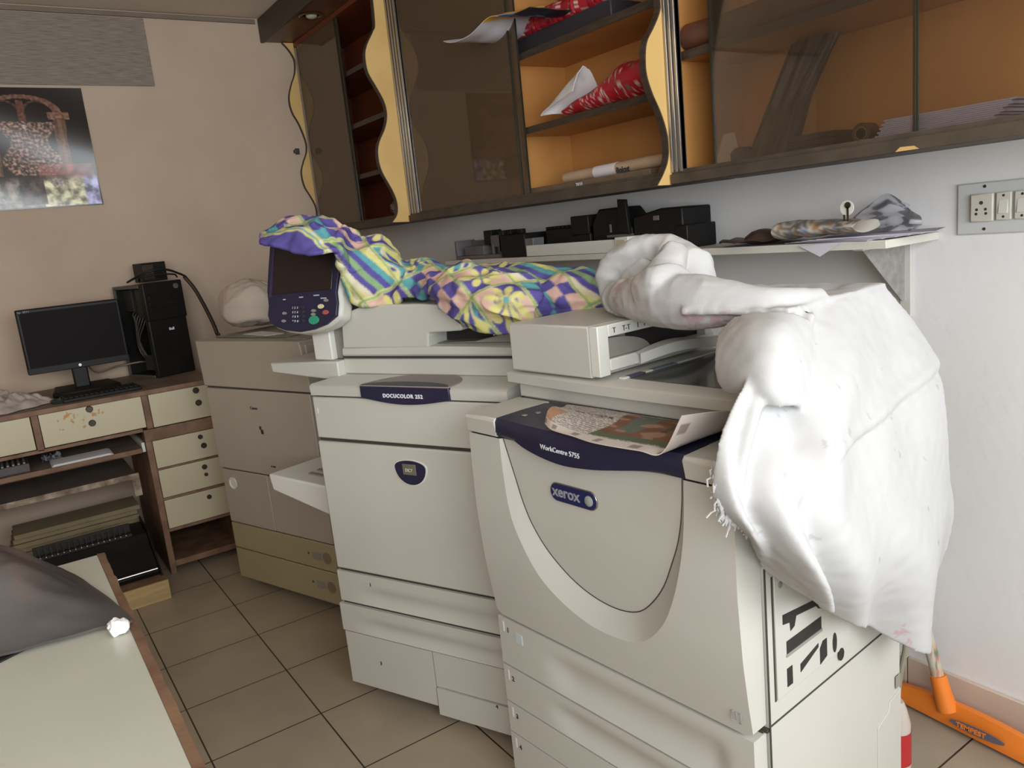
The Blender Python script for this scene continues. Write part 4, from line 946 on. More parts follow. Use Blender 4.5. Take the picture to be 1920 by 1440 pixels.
dl = part('toner_door', MB().box(.004,.288,-.002,.03,.2805,.4985), PLG, cn, bevel=.003)
part('toner_door', MB().box(.2915,.608,-.002,.03,.2805,.4985), PLG, cn, bevel=.003)
part('round_handle', MB().lathe((.066,-.002,.445), [(.024,0),(.024,.003),(.019,.003),(.018,.0005),(0,.0005)], 28, (0,-1,0)), PLW, dl, label='pale ring-shaped handle')
d1 = part('drawer', MB().box(.004,.610,-.002,.03,.1725,.2765), PLG2, cn, bevel=.003, label='yellowed upper drawer')
d2 = part('drawer', MB().box(.004,.610,-.002,.03,.046,.1685), PLG2, cn, bevel=.003, label='yellowed lower drawer')
for d_, z_ in ((d1,.222),(d2,.110)):
    part('round_handle', MB().lathe((.565,-.002,z_), [(.022,0),(.022,.002),(.018,.002),(.017,.0005),(0,.0005)], 28, (0,-1,0)), mat('brownish_recess', srgb(128,112,92), .5), d_)
    part('size_window', MB().box(.485,.535,-.0032,-.001,z_-.014,z_+.014), PGREY, d_, bevel=.001)
    part('mark', MB().prism([(.462,z_+.01),(.472,z_+.004),(.462,z_-.002)], 'y', -.0032, -.001), SEAM, d_)
part('damper', MB().box(.300,.309,-.007,-.003,.678,.690).box(.308,.318,-.008,-.003,.662,.678), BRASSD, cn, bevel=.001, label='small broken dark catch')
text_part('maker_mark', 'Canon', .016, INK, cn, (.262,-.0055,.752), (1,0,0), (0,0,1))
text_part('model_mark', 'iR 5000', .009, INK, cn, (.330,-.0055,.538), (1,0,0), (0,0,1))
part('platen_cover', MB().box(.02,.46,.06,.55,1.003,1.010), mat('green_grey_top', srgb(106,110,96), .3, var=.15, scale=6), cn, bevel=.003, label='dusty greenish top glass')
part('side_lid', MB().box(.48,.588,.03,.57,1.0025,1.008), PGREY, cn, bevel=.002)
part('side_panel', MB().box(.606,.640,.05,.57,.50,.82), PGREY, cn, bevel=.006)
pp = MB()
pp.prism([(.14,.10),(.33,.06),(.36,.12),(.16,.17)], 'z', 1.0105, 1.0118)
pp.v = [parent_matrix(cn) @ v for v in pp.v]
solo('loose_sheet', pp, PAPER, 'loose pale sheet lying on the green top of the left copier', 'paper')
pp = MB()
pp.prism([(.36,.03),(.55,.02),(.57,.05),(.38,.055)], 'z', 1.0105, 1.0122)
lp = MB(); lp.ball((0,0,0), 1, 40); Mc = parent_matrix(cn)
for k, v in enumerate(lp.v):
    f = 1-abs(noise.noise(v*1.1+Vector((3,0,1))))*.7; w = 1+(.35*max(0,-v.z)**2)
    z = max(v.z, -.92)
    lp.v[k] = Mc @ Vector((-.035+.135*v.x*w*(.85+.25*f), .28+.11*v.y*w*(.85+.25*f), 1.095+.092*z*(.8+.3*f)+.006*noise.noise(v*6)))
mn = min(v.z for v in lp.v); lp.v = [v+Vector((0,0,1.0125-mn)) for v in lp.v]
solo('rag_bundle', lp, mat('pale_rag', srgb(196,182,170), .95, bump=.5, bscale=60, spec=.1, var=.06, scale=8), 'pale bundled rag heaped on the left copier behind the control head', 'cloth', smooth=60)
# ------------------------------------------------------------------ wall cabinets
CF, CB, Z0, Z1 = 1.545, 1.815, 1.370, 2.325
PM = curve([(1.497,2.325,0),(1.493,2.154,0),(1.478,2.114,0),(1.445,2.063,0),(1.432,2.022,0),(1.435,1.963,0),(1.462,1.909,0),(1.489,1.852,0),(1.495,1.80,0),(1.479,1.748,0),(1.445,1.692,0),(1.433,1.645,0),(1.440,1.582,0),(1.478,1.50,0),(1.491,1.450,0),(1.485,1.405,0),(1.459,1.374,0)], 90)
PR = curve([(1.50,2.325,0),(1.49,2.25,0),(1.49,2.17,0),(1.52,2.08,0),(1.548,2.0,0),(1.54,1.93,0),(1.538,1.86,0),(1.547,1.822,0),(1.538,1.79,0),(1.515,1.755,0),(1.490,1.722,0),(1.481,1.687,0),(1.481,1.643,0),(1.497,1.598,0),(1.520,1.556,0),(1.537,1.513,0),(1.544,1.473,0),(1.538,1.433,0),(1.520,1.401,0),(1.495,1.371,0)], 90)
PR = [Vector((min(p.x-.0, 1.543)-.004, p.y, 0)) for p in PR]
PL = curve([(1.493,2.324,0),(1.521,2.292,0),(1.543,2.249,0),(1.541,2.203,0),(1.529,2.164,0),(1.509,2.125,0),(1.487,2.06,0),(1.491,1.994,0),(1.520,1.928,0),(1.541,1.848,0),(1.538,1.795,0),(1.513,1.742,0),(1.494,1.689,0),(1.500,1.621,0),(1.526,1.565,0),(1.546,1.508,0),(1.540,1.447,0),(1.52,1.405,0),(1.495,1.372,0)], 90)
def wave(cab, P, x0, x1, label):
    pts = [(p.x, p.y) for p in P]+[(CF,Z0),(CF,Z1)]
    w = part('wavy_trim_board', MB().prism([(max(1.40,min(a,1.5449)), b) for a, b in pts], 'x', x0, x1), YEL, cab, smooth=20, world=True, label=label)
    n = len(P); m = MB(); m.grid([[(x0-.0008, p.x, p.y), (x0-.0008, p.x-.0035, p.y), (x1-.001, p.x-.0035, p.y), (x1-.001, p.x, p.y)] for p in P])
    m.grid([[(x0-.0012, p.x-.003, p.y), (x0-.0012, CF, p.y)] for p in P])
    part('edge_band', m, DKW, w, world=True, label='dark edge band following the wave')
def cabinet(x0, x1, shelves, parts_x, label, base, inner=ORANGE_L):
    c = thing('wall_cabinet', label, 'cabinet', ((x0+x1)/2, CB, Z0))
    part('back_panel', MB().box(x0,x1,CB-.006,CB,Z0+.02,Z1), inner, c, world=True)
    s = part('side_panel', MB().box(x0,x0+.018,CF+.012,CB-.006,Z0+.03,Z1-.02), inner, c, world=True)
    part('side_panel', MB().box(x1-.018,x1,CF+.012,CB-.006,Z0+.03,Z1-.02), inner, c, world=True)
    part('top_panel', MB().box(x0,x1,CF,CB,Z1-.02,Z1), inner, c, world=True)
    part('bottom_panel', MB().box(x0,x1,CF+.01,CB,Z0+.005,Z0+.030), DKG, c, world=True)
    part('bottom_rail', MB().box(x0,x1,CF-.012,CF+.010,Z0,Z0+.026), DKG, c, bevel=.002, world=True)
    part('glass_track', MB().box(x0,x1,CF-.002,CF+.018,Z0+.026,Z0+.036), DKG, c, world=True)
    for p in parts_x:
        q_ = part('partition', MB().box(p-.018,p,CF+.019,CB-.006,Z0+.03,Z1-.02), inner, c, world=True)
        part('front_edge', MB().box(p-.018,p,CF+.016,CF+.019,Z0+.03,Z1-.02), YEL, q_, world=True)
    for z in shelves:
        sh = part('shelf', MB().box(x0+.018,x1-.018,CF+.022,CB-.006,z-.018,z), inner, c, world=True)
        part('shelf_edge', MB().box(x0+.018,x1-.018,CF+.019,CF+.022,z-.020,z+.001), DKW, sh, world=True)
    return c
def pane(c, x0, x1, y, edge=True, gm=None):
    g = part('glass_pane', MB().box(x0,x1,y,y+.004,Z0+.034,Z1-.02), gm or GLS, c, world=True)
    if edge:
        for x in (x0, x1): part('pane_edge', MB().box(x-.0015,x+.0015,y-.0005,y+.0045,Z0+.034,Z1-.02), mat('dark_glass_edge', srgb(36,42,34), .2), g, world=True)
def tracks(c, x0, x1, n=4):
    w = (x1-x0)/(2*n-1)
    for k in range(n): part('metal_strip', MB().box(x0+2*k*w,x0+(2*k+1)*w,CF-.006,CF+.012,Z0+.03,Z1-.02), CHROME, c, bevel=.0008, world=True)
    part('metal_channel', MB().box(x0,x1,CF-.001,CF+.014,Z0+.03,Z1-.02), mat('dull_channel', srgb(92,84,78), .4, metal=.5), c, world=True)
DKIN = mat('shaded_orange_laminate', srgb(118,58,32), .45, var=.08, scale=5)  # orange laminate turned red-brown, its shade put into the colour
b1c = cabinet(-4.04, -3.012, (1.615,1.84,2.07), (), 'left wall cabinet bay with inside coloured a shaded red-brown and wavy yellow trim', 1.4, DKIN)
wave(b1c, PL, -4.058, -4.040, 'narrow wavy yellow trim against the left wall')
part('catch', MB().box(-4.058,-4.045,1.470,1.492,1.79,1.806).box(-4.053,-4.048,1.478,1.50,1.783,1.813), BRASSD, b1c, bevel=.001, world=True)
pane(b1c, -4.01, -3.513, CF+.002); pane(b1c, -4.0, -3.495, CF+.010)
b2c = cabinet(-2.985, -1.515, (1.615,1.842,2.07), (-2.223,), 'middle wall cabinet bay, its right half open with red parcels inside', 1.4)
wave(b2c, PM, -3.010, -2.988, 'wavy yellow trim board between left and middle bays')
tracks(b2c, -2.985, -2.905)
pane(b2c, -2.90, -2.176, CF+.002); pane(b2c, -2.86, -2.141, CF+.010)
b3c = cabinet(-1.488, .10, (1.690,1.98), (), 'right wall cabinet bay with books and a dark bag behind glass', 1.4)
wave(b3c, PR, -1.513, -1.492, 'wavy yellow trim board between middle and right bays')
tracks(b3c, -1.490, -1.452, 3)
pane(b3c, -1.349, -.847, CF+.002, gm=GLS2); pane(b3c, -.858, -.30, CF+.010, gm=GLS2)
part('chip', MB().prism([(-.882,1.372),(-.835,1.372),(-.845,1.379),(-.872,1.380)], 'y', CF-.0135, CF-.010), YEL, b3c, world=True)
# pelmet over the left bays
pl = thing('cabinet_pelmet', 'dark brown boxed pelmet with a round downlight above the wall cabinets', 'pelmet', (-2.0,1.6,2.328))
part('underside', MB().box(XA+.002,.10,1.40,CB,2.327,2.345), mat('pelmet_red_brown', srgb(92,56,36), .4, var=.15, scale=4, col2=srgb(120,74,46)), pl, world=True)
part('front_board', MB().box(XA+.002,.10,1.385,1.402,2.322,ZC-.003), DKW, pl, bevel=.002, world=True)
part('upper_box', MB().box(XA+.002,.10,1.402,CB,2.345,ZC-.003), DKW, pl, world=True)
dlx, dly = -3.565, 1.468
d_ = part('downlight_ring', MB().lathe((dlx,dly,2.3265), [(.055,0),(.058,.004),(.052,.008),(.040,.006),(.036,0)], 32, (0,0,-1)), mat('old_brass_ring', srgb(110,84,44), .3, metal=.7), pl, world=True)
part('lamp_bulb', MB().ball((dlx,dly,2.325), (.026,.026,.014), 12), mat('lamp_glass', srgb(180,176,168), .1), d_, world=True)

# things in the cabinets
RED = mat('red_gift_wrap', (1,1,1,1), .35, attr='print')
def redprint(i, v):
    n = noise.noise(v*150); n2 = noise.noise(v*60+Vector((7,1,2)))
    c = (.42,.014,.028)
    if n > .30: c = (.62,.50,.44)
    if n2 > .45 and n > -.1: c = (.14,.15,.11)
    return c+(1,)
def tri_bag(x0, x1, z, h, y0, y1, seed):
    m = MB(); n = 90; G = []
    for i in range(n+1):
        t = i/n; x = x0+(x1-x0)*t; hh = h*(.25+.75*min(1, t*1.4))*(1+.15*noise.noise(Vector((t*4,seed,0)))); row = []
        for j in range(25):
            a = 2*pi*j/24; sx = .004*noise.noise(Vector((t*9, a, seed)))
            row.append((x, (y0+y1)/2+(y1-y0)/2*cos(a)*(.9+.2*noise.noise(Vector((t*3, cos(a), seed)))), z+.004+hh*.5*(1+sin(a)*(1+.2*noise.noise(Vector((t*6, a*1.2, seed)))))*(1 if sin(a) > -.5 else .9)))
        G.append(row)
    m.grid(G); return m
rb = thing('gift_wrap_bag', 'red printed paper bag with a white open mouth on the middle bay shelf', 'bag', (-1.8,1.63,1.6165))
m = tri_bag(-1.965,-1.60,1.617,.105,1.565,1.70,1.0)
cb_ = [redprint(0, v) for v in m.v]
part('bag_body', m, RED, rb, world=True, colors=lambda i, v: cb_[i % len(cb_)])
m = MB(); G = []
for i in range(15):
    t = i/14
    G.append([(-2.035+.165*t+.03*s_*(1-t), 1.545-.0*t+.11*s_, 1.632+.010*t+ (.006+.085*t**.6)*sin(pi*min(1,.12+s_*.9))*(1+.15*noise.noise(Vector((t*4,s_*5,3))))+.03*s_*t) for s_ in [k/14 for k in range(15)]])
m.grid(G, .002); part('white_lining', m, PAPER, rb, world=True, label='white crumpled paper mouth')
rr_ = MB(); rr_.tube([(-2.27,1.66,2.005),(-2.0,1.66,1.985),(-1.78,1.66,1.985)], [.026,.03,.03], 16); cr2 = [redprint(0, v) for v in rr_.v]
n_ = 110; rr_ = MB(); rr_.tube([Vector((-2.27+.5*k/n_,1.655+.006*sin(k),1.90+.0*k)) for k in range(n_+1)], .040, 40); cr2 = [redprint(0, v) for v in rr_.v]
rr_.v = [Vector((v.x, v.y, v.z+.035)) for v in rr_.v]
solo('gift_wrap_roll', rr_, RED, 'red printed gift-wrap roll lying on the upper shelf of the middle bay', 'roll', colors=lambda i, v: cr2[i % len(cr2)])
solo('flat_box', MB().box(-2.25,-1.72,1.58,1.74,1.843,1.892), mat('dark_blue_grey_box', srgb(40,36,42), .6, var=.2), 'dark flat box under the red roll on the upper shelf of the middle bay', 'box', bevel=.004)
m = MB(); G = []
for i in range(41):
    t = i/40; x = -2.33+.40*t
    G.append([(x, 1.40+.20*s_+.06*t, 1.898+.05*max(0,1-t/.22)**2*(.4+.6*s_)+.072*math.exp(-((t-.56)/.15)**2)*(.35+.65*s_)+.02*t+ .004*noise.noise(Vector((t*5,s_*5,1)))) for s_ in [k/12 for k in range(13)]])
m.grid(G, .002)
def mag(i, v):
    t = (v.x+2.33)/.40
    if t < .50: return (.58,.53,.56,1)
    if t < .64: return (.70,.38,.06,1)
    if t < .67: return (.5,.5,.5,1)
    if t < .85: return (.03,.06,.16,1) if noise.noise(v*90) < .25 else (.3,.35,.45,1)
    return (.03,.03,.04,1)
solo('curled_magazine', m, mat('magazine_print', (1,1,1,1), .4, attr='print'), 'curled magazine with white, yellow and blue cover sticking out of the middle bay', 'magazine', colors=mag, smooth=60)
bk = MB(); 
solo('ledger_book', MB().box(-2.17,-1.60,1.572,1.72,1.4005,1.4235), mat('dull_brown_cover', srgb(112,92,74), .6, var=.15, scale=30), 'long flat brown-grey book on the floor of the middle bay', 'book', bevel=.002)
wb = thing('wrapped_bundle', 'cream paper bundle in clear film lying on the flat book, middle bay', 'bundle', (-1.83,1.64,1.4245))
part('paper_core', MB().tube(curve([(-2.05,1.64,1.442),(-1.85,1.64,1.444),(-1.60,1.64,1.446)], 12), .018, 16), mat('cream_wrap', srgb(186,160,134), .5, var=.1, scale=20), wb, world=True)
part('label_band', MB().tube([(-1.90,1.64,1.4435),(-1.80,1.64,1.4445)], .0188, 16), PAPER, wb, world=True, label='white paper band')
lt = text_part('writing', 'Bolcut', .022, INK, wb, (.04,-.0195,.006), (1,0,0), (0,0,1), bold=.0005)
lt = text_part('writing', '2111', .016, WHITE, wb, (-.09,-.070,-.019), (1,0,0), (0,0,1), bold=.0005)
for (x_, w_, h_) in ((-2.42,.03,.022),(-2.80,.03,.03),(-3.72,.03,.025)):
    solo('pane_stop', MB().box(x_-w_/2,x_+w_/2,CF+.016,CF+.035,Z0+.0305,Z0+.032+h_), DKW, {-2.42:'small dark block on the floor of the middle bay beside the partition',-2.80:'small dark block near the left end of the middle bay floor',-3.72:'small dark block on the floor of the left bay'}[x_], 'block', bevel=.002)
m = MB(); m.ball((0,0,0), 1, 30)
for k, v in enumerate(m.v): 
    f = 1-abs(noise.noise(v*2.6+Vector((1,4,2))))*1.2; m.v[k] = Vector((-3.22+.10*v.x*(.7+.4*f), 1.64+.05*v.y*(.7+.4*f), 1.4445+.042*max(v.z,-.9)*(.6+.5*f)+.012*(v.x > 0)))
z_ = min(v.z for v in m.v); m.v = [v+Vector((0,0,1.4012-z_)) for v in m.v]
solo('plastic_bag', m, mat('crinkled_film', srgb(120,104,104), .15, var=.2, scale=20, bump=.6, bscale=60), 'crinkled clear plastic bag on the floor of the left bay', 'bag', smooth=40)
# right bay contents
solo('brown_roll', MB().tube(curve([(-1.46,1.60,1.727),(-1.3,1.60,1.722),(-1.0,1.60,1.724),(-.6,1.61,1.726)], 20), .033, 16), mat('brown_paper_roll', srgb(96,60,44), .5, var=.2, scale=16, bump=.4), 'brown plastic-wrapped roll lying on the upper shelf of the right bay', 'roll')
m = MB(); G = []
for i in range(31):
    t = i/30; z = 1.402+.262*t; xl = interp(t, [(0,-1.315),(.3,-1.29),(.7,-1.265),(1,-1.24)]); xr = interp(t, [(0,-1.175),(.5,-1.165),(.8,-1.14),(1,-1.12)])
    G.append([(xl+(xr-xl)*(.5-.5*cos(pi*(j/28))), 1.62+.10*t-.028*sin(pi*j/28)*(1 if True else 1)+.012*noise.noise(Vector((j*.35,t*1.5,2))), z) for j in range(29)]+[(xr-(xr-xl)*(.5-.5*cos(pi*(j/28))), 1.625+.10*t+.02*sin(pi*j/28), z) for j in range(1,28)])
mm = MB(); G = [g+[g[0]] for g in G]; mm.grid(G); mm.add(G[-1][:-1], [tuple(range(len(G[-1])-1))]); mm.add(G[0][:-1], [tuple(range(len(G[0])-1))])
solo('dark_bag', mm, mat('dark_glossy_bag', srgb(34,28,26), .35, var=.15), 'tall dark glossy bag leaning on the back of the right bay', 'bag', smooth=60)
solo('cream_card', MB().prism([(-1.385,1.402),(-1.30,1.402),(-1.318,1.475),(-1.352,1.475)], 'y', 1.585, 1.588), mat('cream_card', srgb(196,176,150), .6), 'cream card standing in front of the dark bag, right bay', 'card')
solo('tape_dispenser', MB().prism([(-1.318,1.402),(-1.255,1.402),(-1.255,1.425),(-1.268,1.436),(-1.305,1.436),(-1.318,1.425)], 'y', 1.565, 1.583), BLACKM, 'small dark box in front of the dark bag, right bay', 'box', bevel=.003)
for k in range(3):
    solo('account_book', MB().box(-1.165+.006*k,-1.045,1.575,1.72,1.4005+.013*k,1.4128+.013*k), [mat('dark_green_cover', srgb(58,54,42), .6),mat('dark_brown_cover', srgb(66,52,40), .6),mat('dark_grey_cover', srgb(60,56,52), .6)][k], 
         ['bottom','middle','top'][k]+' dark account book in the small pile beside the dark bag', 'book', group=None, bevel=.001)
tr = thing('tape_roll', 'brown packing tape roll between the dark books and white stack', 'tape', (-1.01,1.60,1.4005))
part('roll', MB().lathe((0,-.018,.0215), [(.0215,0),(.0215,.036),(.013,.036),(.013,0)], 28, (0,1,0)), mat('brown_tape', srgb(86,62,44), .3), tr)
part('core', MB().lathe((0,-.0185,.0215), [(.0132,0),(.0132,.037),(.0115,.037),(.0115,0)], 28, (0,1,0)), mat('card_core', srgb(150,124,94), .7), tr)
tr.location.x = -.985
NOTE = mat('notebook_pages', srgb(190,184,204), .7, var=.05, scale=40, stretch=(1,1,40)); nb0 = None
for k in range(11):
    m = MB(); dx = .004*k; m.box(-.955+.006*(k%2)+dx*.6, -.735+.004*(k%3)+dx*1.2, 1.575, 1.73, 1.4005+.0036*k, 1.4037+.0036*k)
    solo('notebook', m, NOTE, 'thin white-paged notebook in the neat pile at the right end of the right bay', 'notebook', group='stacked notebooks in the right bay')

# ------------------------------------------------------------------ shelf on brackets
ZS = 1.197
sh = thing('wall_shelf', 'narrow white wall shelf on a metal bracket beneath the cabinets', 'shelf', (-1.9,1.82,1.18))
part('board', MB().box(-2.85,-.945,1.605,1.819,ZS-.018,ZS), mat('white_shelf_board', srgb(208,204,192), .5, var=.05, scale=6), sh, bevel=.0015, world=True)
for x in (-2.6,-1.02):
    br = part('bracket', MB().box(x-.013,x+.013,1.812,1.819,1.0,ZS-.018).box(x-.013,x+.013,1.62,1.812,ZS-.022,ZS-.018), mat('bracket_paint', srgb(196,192,186), .5), sh, bevel=.001, world=True)
    part('bracket_web', MB().prism([(1.64,ZS-.022),(1.812,ZS-.022),(1.812,1.04),(1.80,1.04)], 'x', x-.003, x-.001), mat('speckled_bracket_web', srgb(140,136,132), .6, var=.15, scale=50), br, world=True)
tp_ = thing('printer_guide', 'grey plastic printer part with a black block at the left end of the shelf', 'printer part', (-2.66,1.66,ZS+.001))
GPL = mat('dusty_grey_part', srgb(104,100,100), .5, var=.12, scale=20)
part('frame', MB().box(-2.80,-2.46,1.63,1.72,ZS+.001,ZS+.014).box(-2.80,-2.785,1.63,1.72,ZS+.014,ZS+.075).box(-2.785,-2.62,1.70,1.72,ZS+.014,ZS+.07).box(-2.47,-2.46,1.63,1.72,ZS+.014,ZS+.08).box(-2.74,-2.60,1.64,1.70,ZS+.014,ZS+.050), GPL, tp_, bevel=.002, world=True)
part('black_block', MB().box(-2.605,-2.55,1.65,1.70,ZS+.050,ZS+.105), BLACK, tp_, bevel=.003, world=True)
part('lever', MB().box(-2.55,-2.47,1.645,1.70,ZS+.040,ZS+.085).box(-2.54,-2.53,1.64,1.65,ZS+.014,ZS+.05), GPL, tp_, bevel=.002, world=True)
bb_ = thing('black_toner_box', 'black ridged box left of the long white tray on the shelf', 'printer part', (-2.37,1.66,ZS+.001))
part('shell', MB().box(-2.44,-2.285,1.615,1.73,ZS+.001,ZS+.082), BLACK, bb_, bevel=.003, world=True)
part('end_arm', MB().box(-2.47,-2.44,1.63,1.70,ZS+.02,ZS+.10), BLACK, bb_, bevel=.002, world=True)
for x_ in (-2.43,-2.36): part('knob', MB().box(x_,x_+.027,1.64,1.66,ZS+.082,ZS+.099), BLACK, bb_, bevel=.002, world=True)
wt = thing('white_tray', 'long narrow white plastic tray with a boxed end lying on the shelf', 'tray', (-2.0,1.615,ZS+.001))
part('tray_front', MB().box(-2.268,-1.745,1.607,1.615,ZS+.001,ZS+.040).box(-2.268,-1.745,1.615,1.66,ZS+.001,ZS+.006), PLW, wt, bevel=.002, world=True)
part('end_box', MB().box(-1.80,-1.742,1.603,1.66,ZS+.001,ZS+.046), PLW, wt, bevel=.002, world=True)
part('end_label', MB().box(-1.792,-1.752,1.6015,1.6035,ZS+.008,ZS+.038), LAM, wt, bevel=.001, world=True)
part('end_tab', MB().prism([(-2.278,ZS+.001),(-2.235,ZS+.001),(-2.228,ZS+.064),(-2.278,ZS+.064)], 'y', 1.611, 1.660), GPL, wt, bevel=.002, world=True)
t1 = thing('drum_unit', 'long flat black cartridge behind the white tray', 'cartridge', (-2.1,1.70,ZS+.001))
part('shell', MB().box(-2.225,-1.985,1.665,1.76,ZS+.001,ZS+.088), BLACK, t1, bevel=.004, world=True)
m = MB()
for k in range(7): m.box(-2.22+.022*k,-2.21+.022*k,1.665,1.70,ZS+.088,ZS+.096)
part('tooth', m, BLACK, t1, world=True); part('end_block', MB().box(-2.075,-1.985,1.66,1.75,ZS+.060,ZS+.122), BLACK, t1, bevel=.003, world=True)
t2 = thing('toner_hopper', 'black domed cartridge in the middle of the cartridges on the shelf', 'cartridge', (-1.9,1.70,ZS+.001))
part('shell', MB().prism([(-1.975,ZS+.001),(-1.79,ZS+.001),(-1.79,ZS+.07),(-1.85,ZS+.135),(-1.94,ZS+.135),(-1.975,ZS+.09)], 'y', 1.668, 1.77), BLACK, t2, bevel=.005, world=True)
part('blade', MB().prism([(-1.835,ZS+.06),(-1.79,ZS+.05),(-1.80,ZS+.155),(-1.835,ZS+.158)], 'y', 1.655, 1.667), BLACK, t2, bevel=.002, world=True)
part('clip', MB().box(-1.885,-1.881,1.662,1.668,ZS+.06,ZS+.085).box(-1.90,-1.78,1.662,1.668,ZS+.045,ZS+.052), GPL, t2, world=True)
t3 = thing('toner_cartridge', 'large black cartridge with stepped right end, rightmost of the black parts', 'cartridge', (-1.66,1.70,ZS+.001))
part('shell', MB().prism([(-1.775,ZS+.001),(-1.575,ZS+.001),(-1.575,ZS+.115),(-1.66,ZS+.118),(-1.775,ZS+.100)], 'y', 1.66, 1.78), BLACK, t3, bevel=.005, world=True)
part('end_cap', MB().box(-1.60,-1.555,1.655,1.775,ZS+.001,ZS+.066), BLACK, t3, bevel=.004, world=True)
part('latch', MB().box(-1.685,-1.665,1.656,1.661,ZS+.085,ZS+.098), GPL, t3, world=True)
m = MB(); m.lathe((-1.325,1.69,ZS+.001), [(.02,0),(.045,.004),(.105,.014),(.112,.012),(.105,.016),(.05,.012),(.046,.020),(.030,.032),(.012,.037),(0,.038)], 40)
for k, v in enumerate(m.v):
    a = math.atan2(v.y-1.69, v.x+1.325); r = sqrt((v.x+1.325)**2+(v.y-1.69)**2)
    if r > .09: m.v[k] = Vector((v.x, v.y, v.z+.003*sin(a*9)))
solo('metal_lid', m, mat('rusty_brown_tin', srgb(92,74,64), .45, metal=.3, var=.2, scale=20), 'small brown tin lid with a domed centre on the shelf', 'lid')
# folded newspapers, loose papers, clear bag and key on the right end of the shelf
for k in range(6):
    x0 = -1.215+.02*k; a = R((-9,-4,3,8,14,20)[k]); L_ = .24; W_ = .15
    c_ = Vector((-1.09+.016*k, 1.69+.004*(k%2), 0)); P_ = []
    for dx, dy in ((-.5,-.5),(.5,-.5),(.5,.5),(-.5,.5)):
        X = dx*L_; Y = dy*W_; P_.append((c_.x+X*cos(a)-Y*sin(a), min(1.812, c_.y+X*sin(a)+Y*cos(a))))
    m = MB(); z = ZS+.001+.0016*k; m.prism(P_, 'z', z, z+.0012)
    solo('loose_paper', m, mat('mauve_paper', srgb(196,188,200), .8, var=.05, scale=14), 'pale loose paper in the fanned pile on the right end of the shelf', 'paper', group='fanned papers on the shelf')
m = MB(); G = []
for i in range(25):
    t = i/24; x = -1.21+.21*t
    G.append([(x, 1.625+.055*cos(a)+.004*sin(t*12), ZS+.032+.0215*sin(a)*(1-.35*t)+.004*noise.noise(Vector((t*6,a,1)))) for a in [2*pi*j/20 for j in range(21)]])
m.grid(G); m.add(G[0][:-1], [tuple(range(20))]); m.add(G[-1][:-1], [tuple(range(20))])
def npcol(i, v):
    n = noise.noise(v*55); n2 = noise.noise(v*160)
    c = Vector((.16,.14,.12)) if n2 > 0 else Vector((.42,.38,.32))
    if n > .3: c = Vector((.30,.17,.08))
    if n < -.4: c = Vector((.20,.26,.36))
    return tuple(c)+(1,)
z_ = min(v.z for v in m.v); m.v = [v+Vector((0,0,ZS+.0112-z_)) for v in m.v]
solo('rolled_newspaper', m, mat('newsprint_roll', (1,1,1,1), .7, attr='print'), 'rolled-up newspaper lying on the loose papers of the shelf', 'newspaper', colors=npcol, smooth=60)
m = MB(); G = []
for i in range(21):
    t = i/20
    G.append([(-1.10+.15*s_+.02*sin(t*5), 1.745+.02*noise.noise(Vector((s_*4,t*4,2)))-.03*(1-t), ZS+.012+.085*t*(1-.75*abs(s_-.62)**1.2*1.6)) for s_ in [k/20 for k in range(21)]])
m.grid(G, .0015); solo('clear_bag', m, GCLEAR, 'crumpled clear plastic bag standing up behind the rolled newspaper', 'bag', smooth=50)
kt = thing('key_ring', 'round white key tag with a key standing on the rolled newspaper', 'key', (-1.03,1.60,ZS+.052))
part('tag', MB().lathe((0,-.001,.022), [(.0165,0),(.0165,.002),(0,.002)], 28, (0,-1,0)), PLW, kt, bevel=.0005)
part('key', MB().box(.001,.005,-.005,-.003,-.012,.024).lathe((.003,-.003,.028), [(.007,0),(.007,.002),(0,.002)], 16, (0,-1,0)).box(-.008,-.004,-.004,-.003,-.012,.008), BRASSD, kt)
m = MB(); m.prism([(-1.155,ZS-.004),(-1.045,ZS+.0),(-1.10,ZS-.030)], 'y', 1.5985, 1.600); solo('hanging_paper', m, mat('mauve_paper2', srgb(206,202,212), .8), 'corner of pale paper hanging over the front edge of the shelf', 'paper')

# ------------------------------------------------------------------ socket board on the back wall
sb = thing('switch_board', 'white electrical board with a socket and switches on the back wall', 'switch board', (-.75,1.82,1.19))
part('plate', MB().box(-.902,-.55,1.812,1.8195,1.187,1.297), mat('board_white', srgb(200,202,200), .45, var=.03, scale=5), sb, bevel=.003, seg=3, world=True)
so = part('socket', MB().box(-.870,-.823,1.802,1.813,1.214,1.273), mat('ivory_switch', srgb(206,202,188), .4), sb, bevel=.003, world=True)
for x, z, r in ((-.847,1.254,.004),(-.856,1.240,.003),(-.838,1.240,.003),(-.857,1.231,.003),(-.837,1.231,.003)):
    part('pin_hole', MB().lathe((x,1.8022,z), [(r,0),(r,.0006),(0,.0006)], 14, (0,-1,0)), SEAM, so, world=True)
for k in range(3):
    x = -.818+.036*k
    sw = part('switch', MB().box(x,x+.030,1.803,1.813,1.215,1.273), mat('ivory_switch', srgb(206,202,188), .4), sb, bevel=.002, world=True)
    part('rocker', MB().prism([(1.803,1.229),(1.799,1.229),(1.803,1.258)], 'x', x+.006, x+.024), PLW, sw, bevel=.0008, world=True)
    for z in (1.222,1.266): part('screw', MB().lathe((x+.015,1.803,z), [(.0028,0),(.002,.001),(0,.001)], 12, (0,-1,0)), BRASSD, sw, world=True)
for z in (1.288,1.198): part('screw', MB().lathe((-.845,1.812,z), [(.0035,0),(.003,.0012),(0,.0012)], 12, (0,-1,0)), BRASSD, sb, world=True)

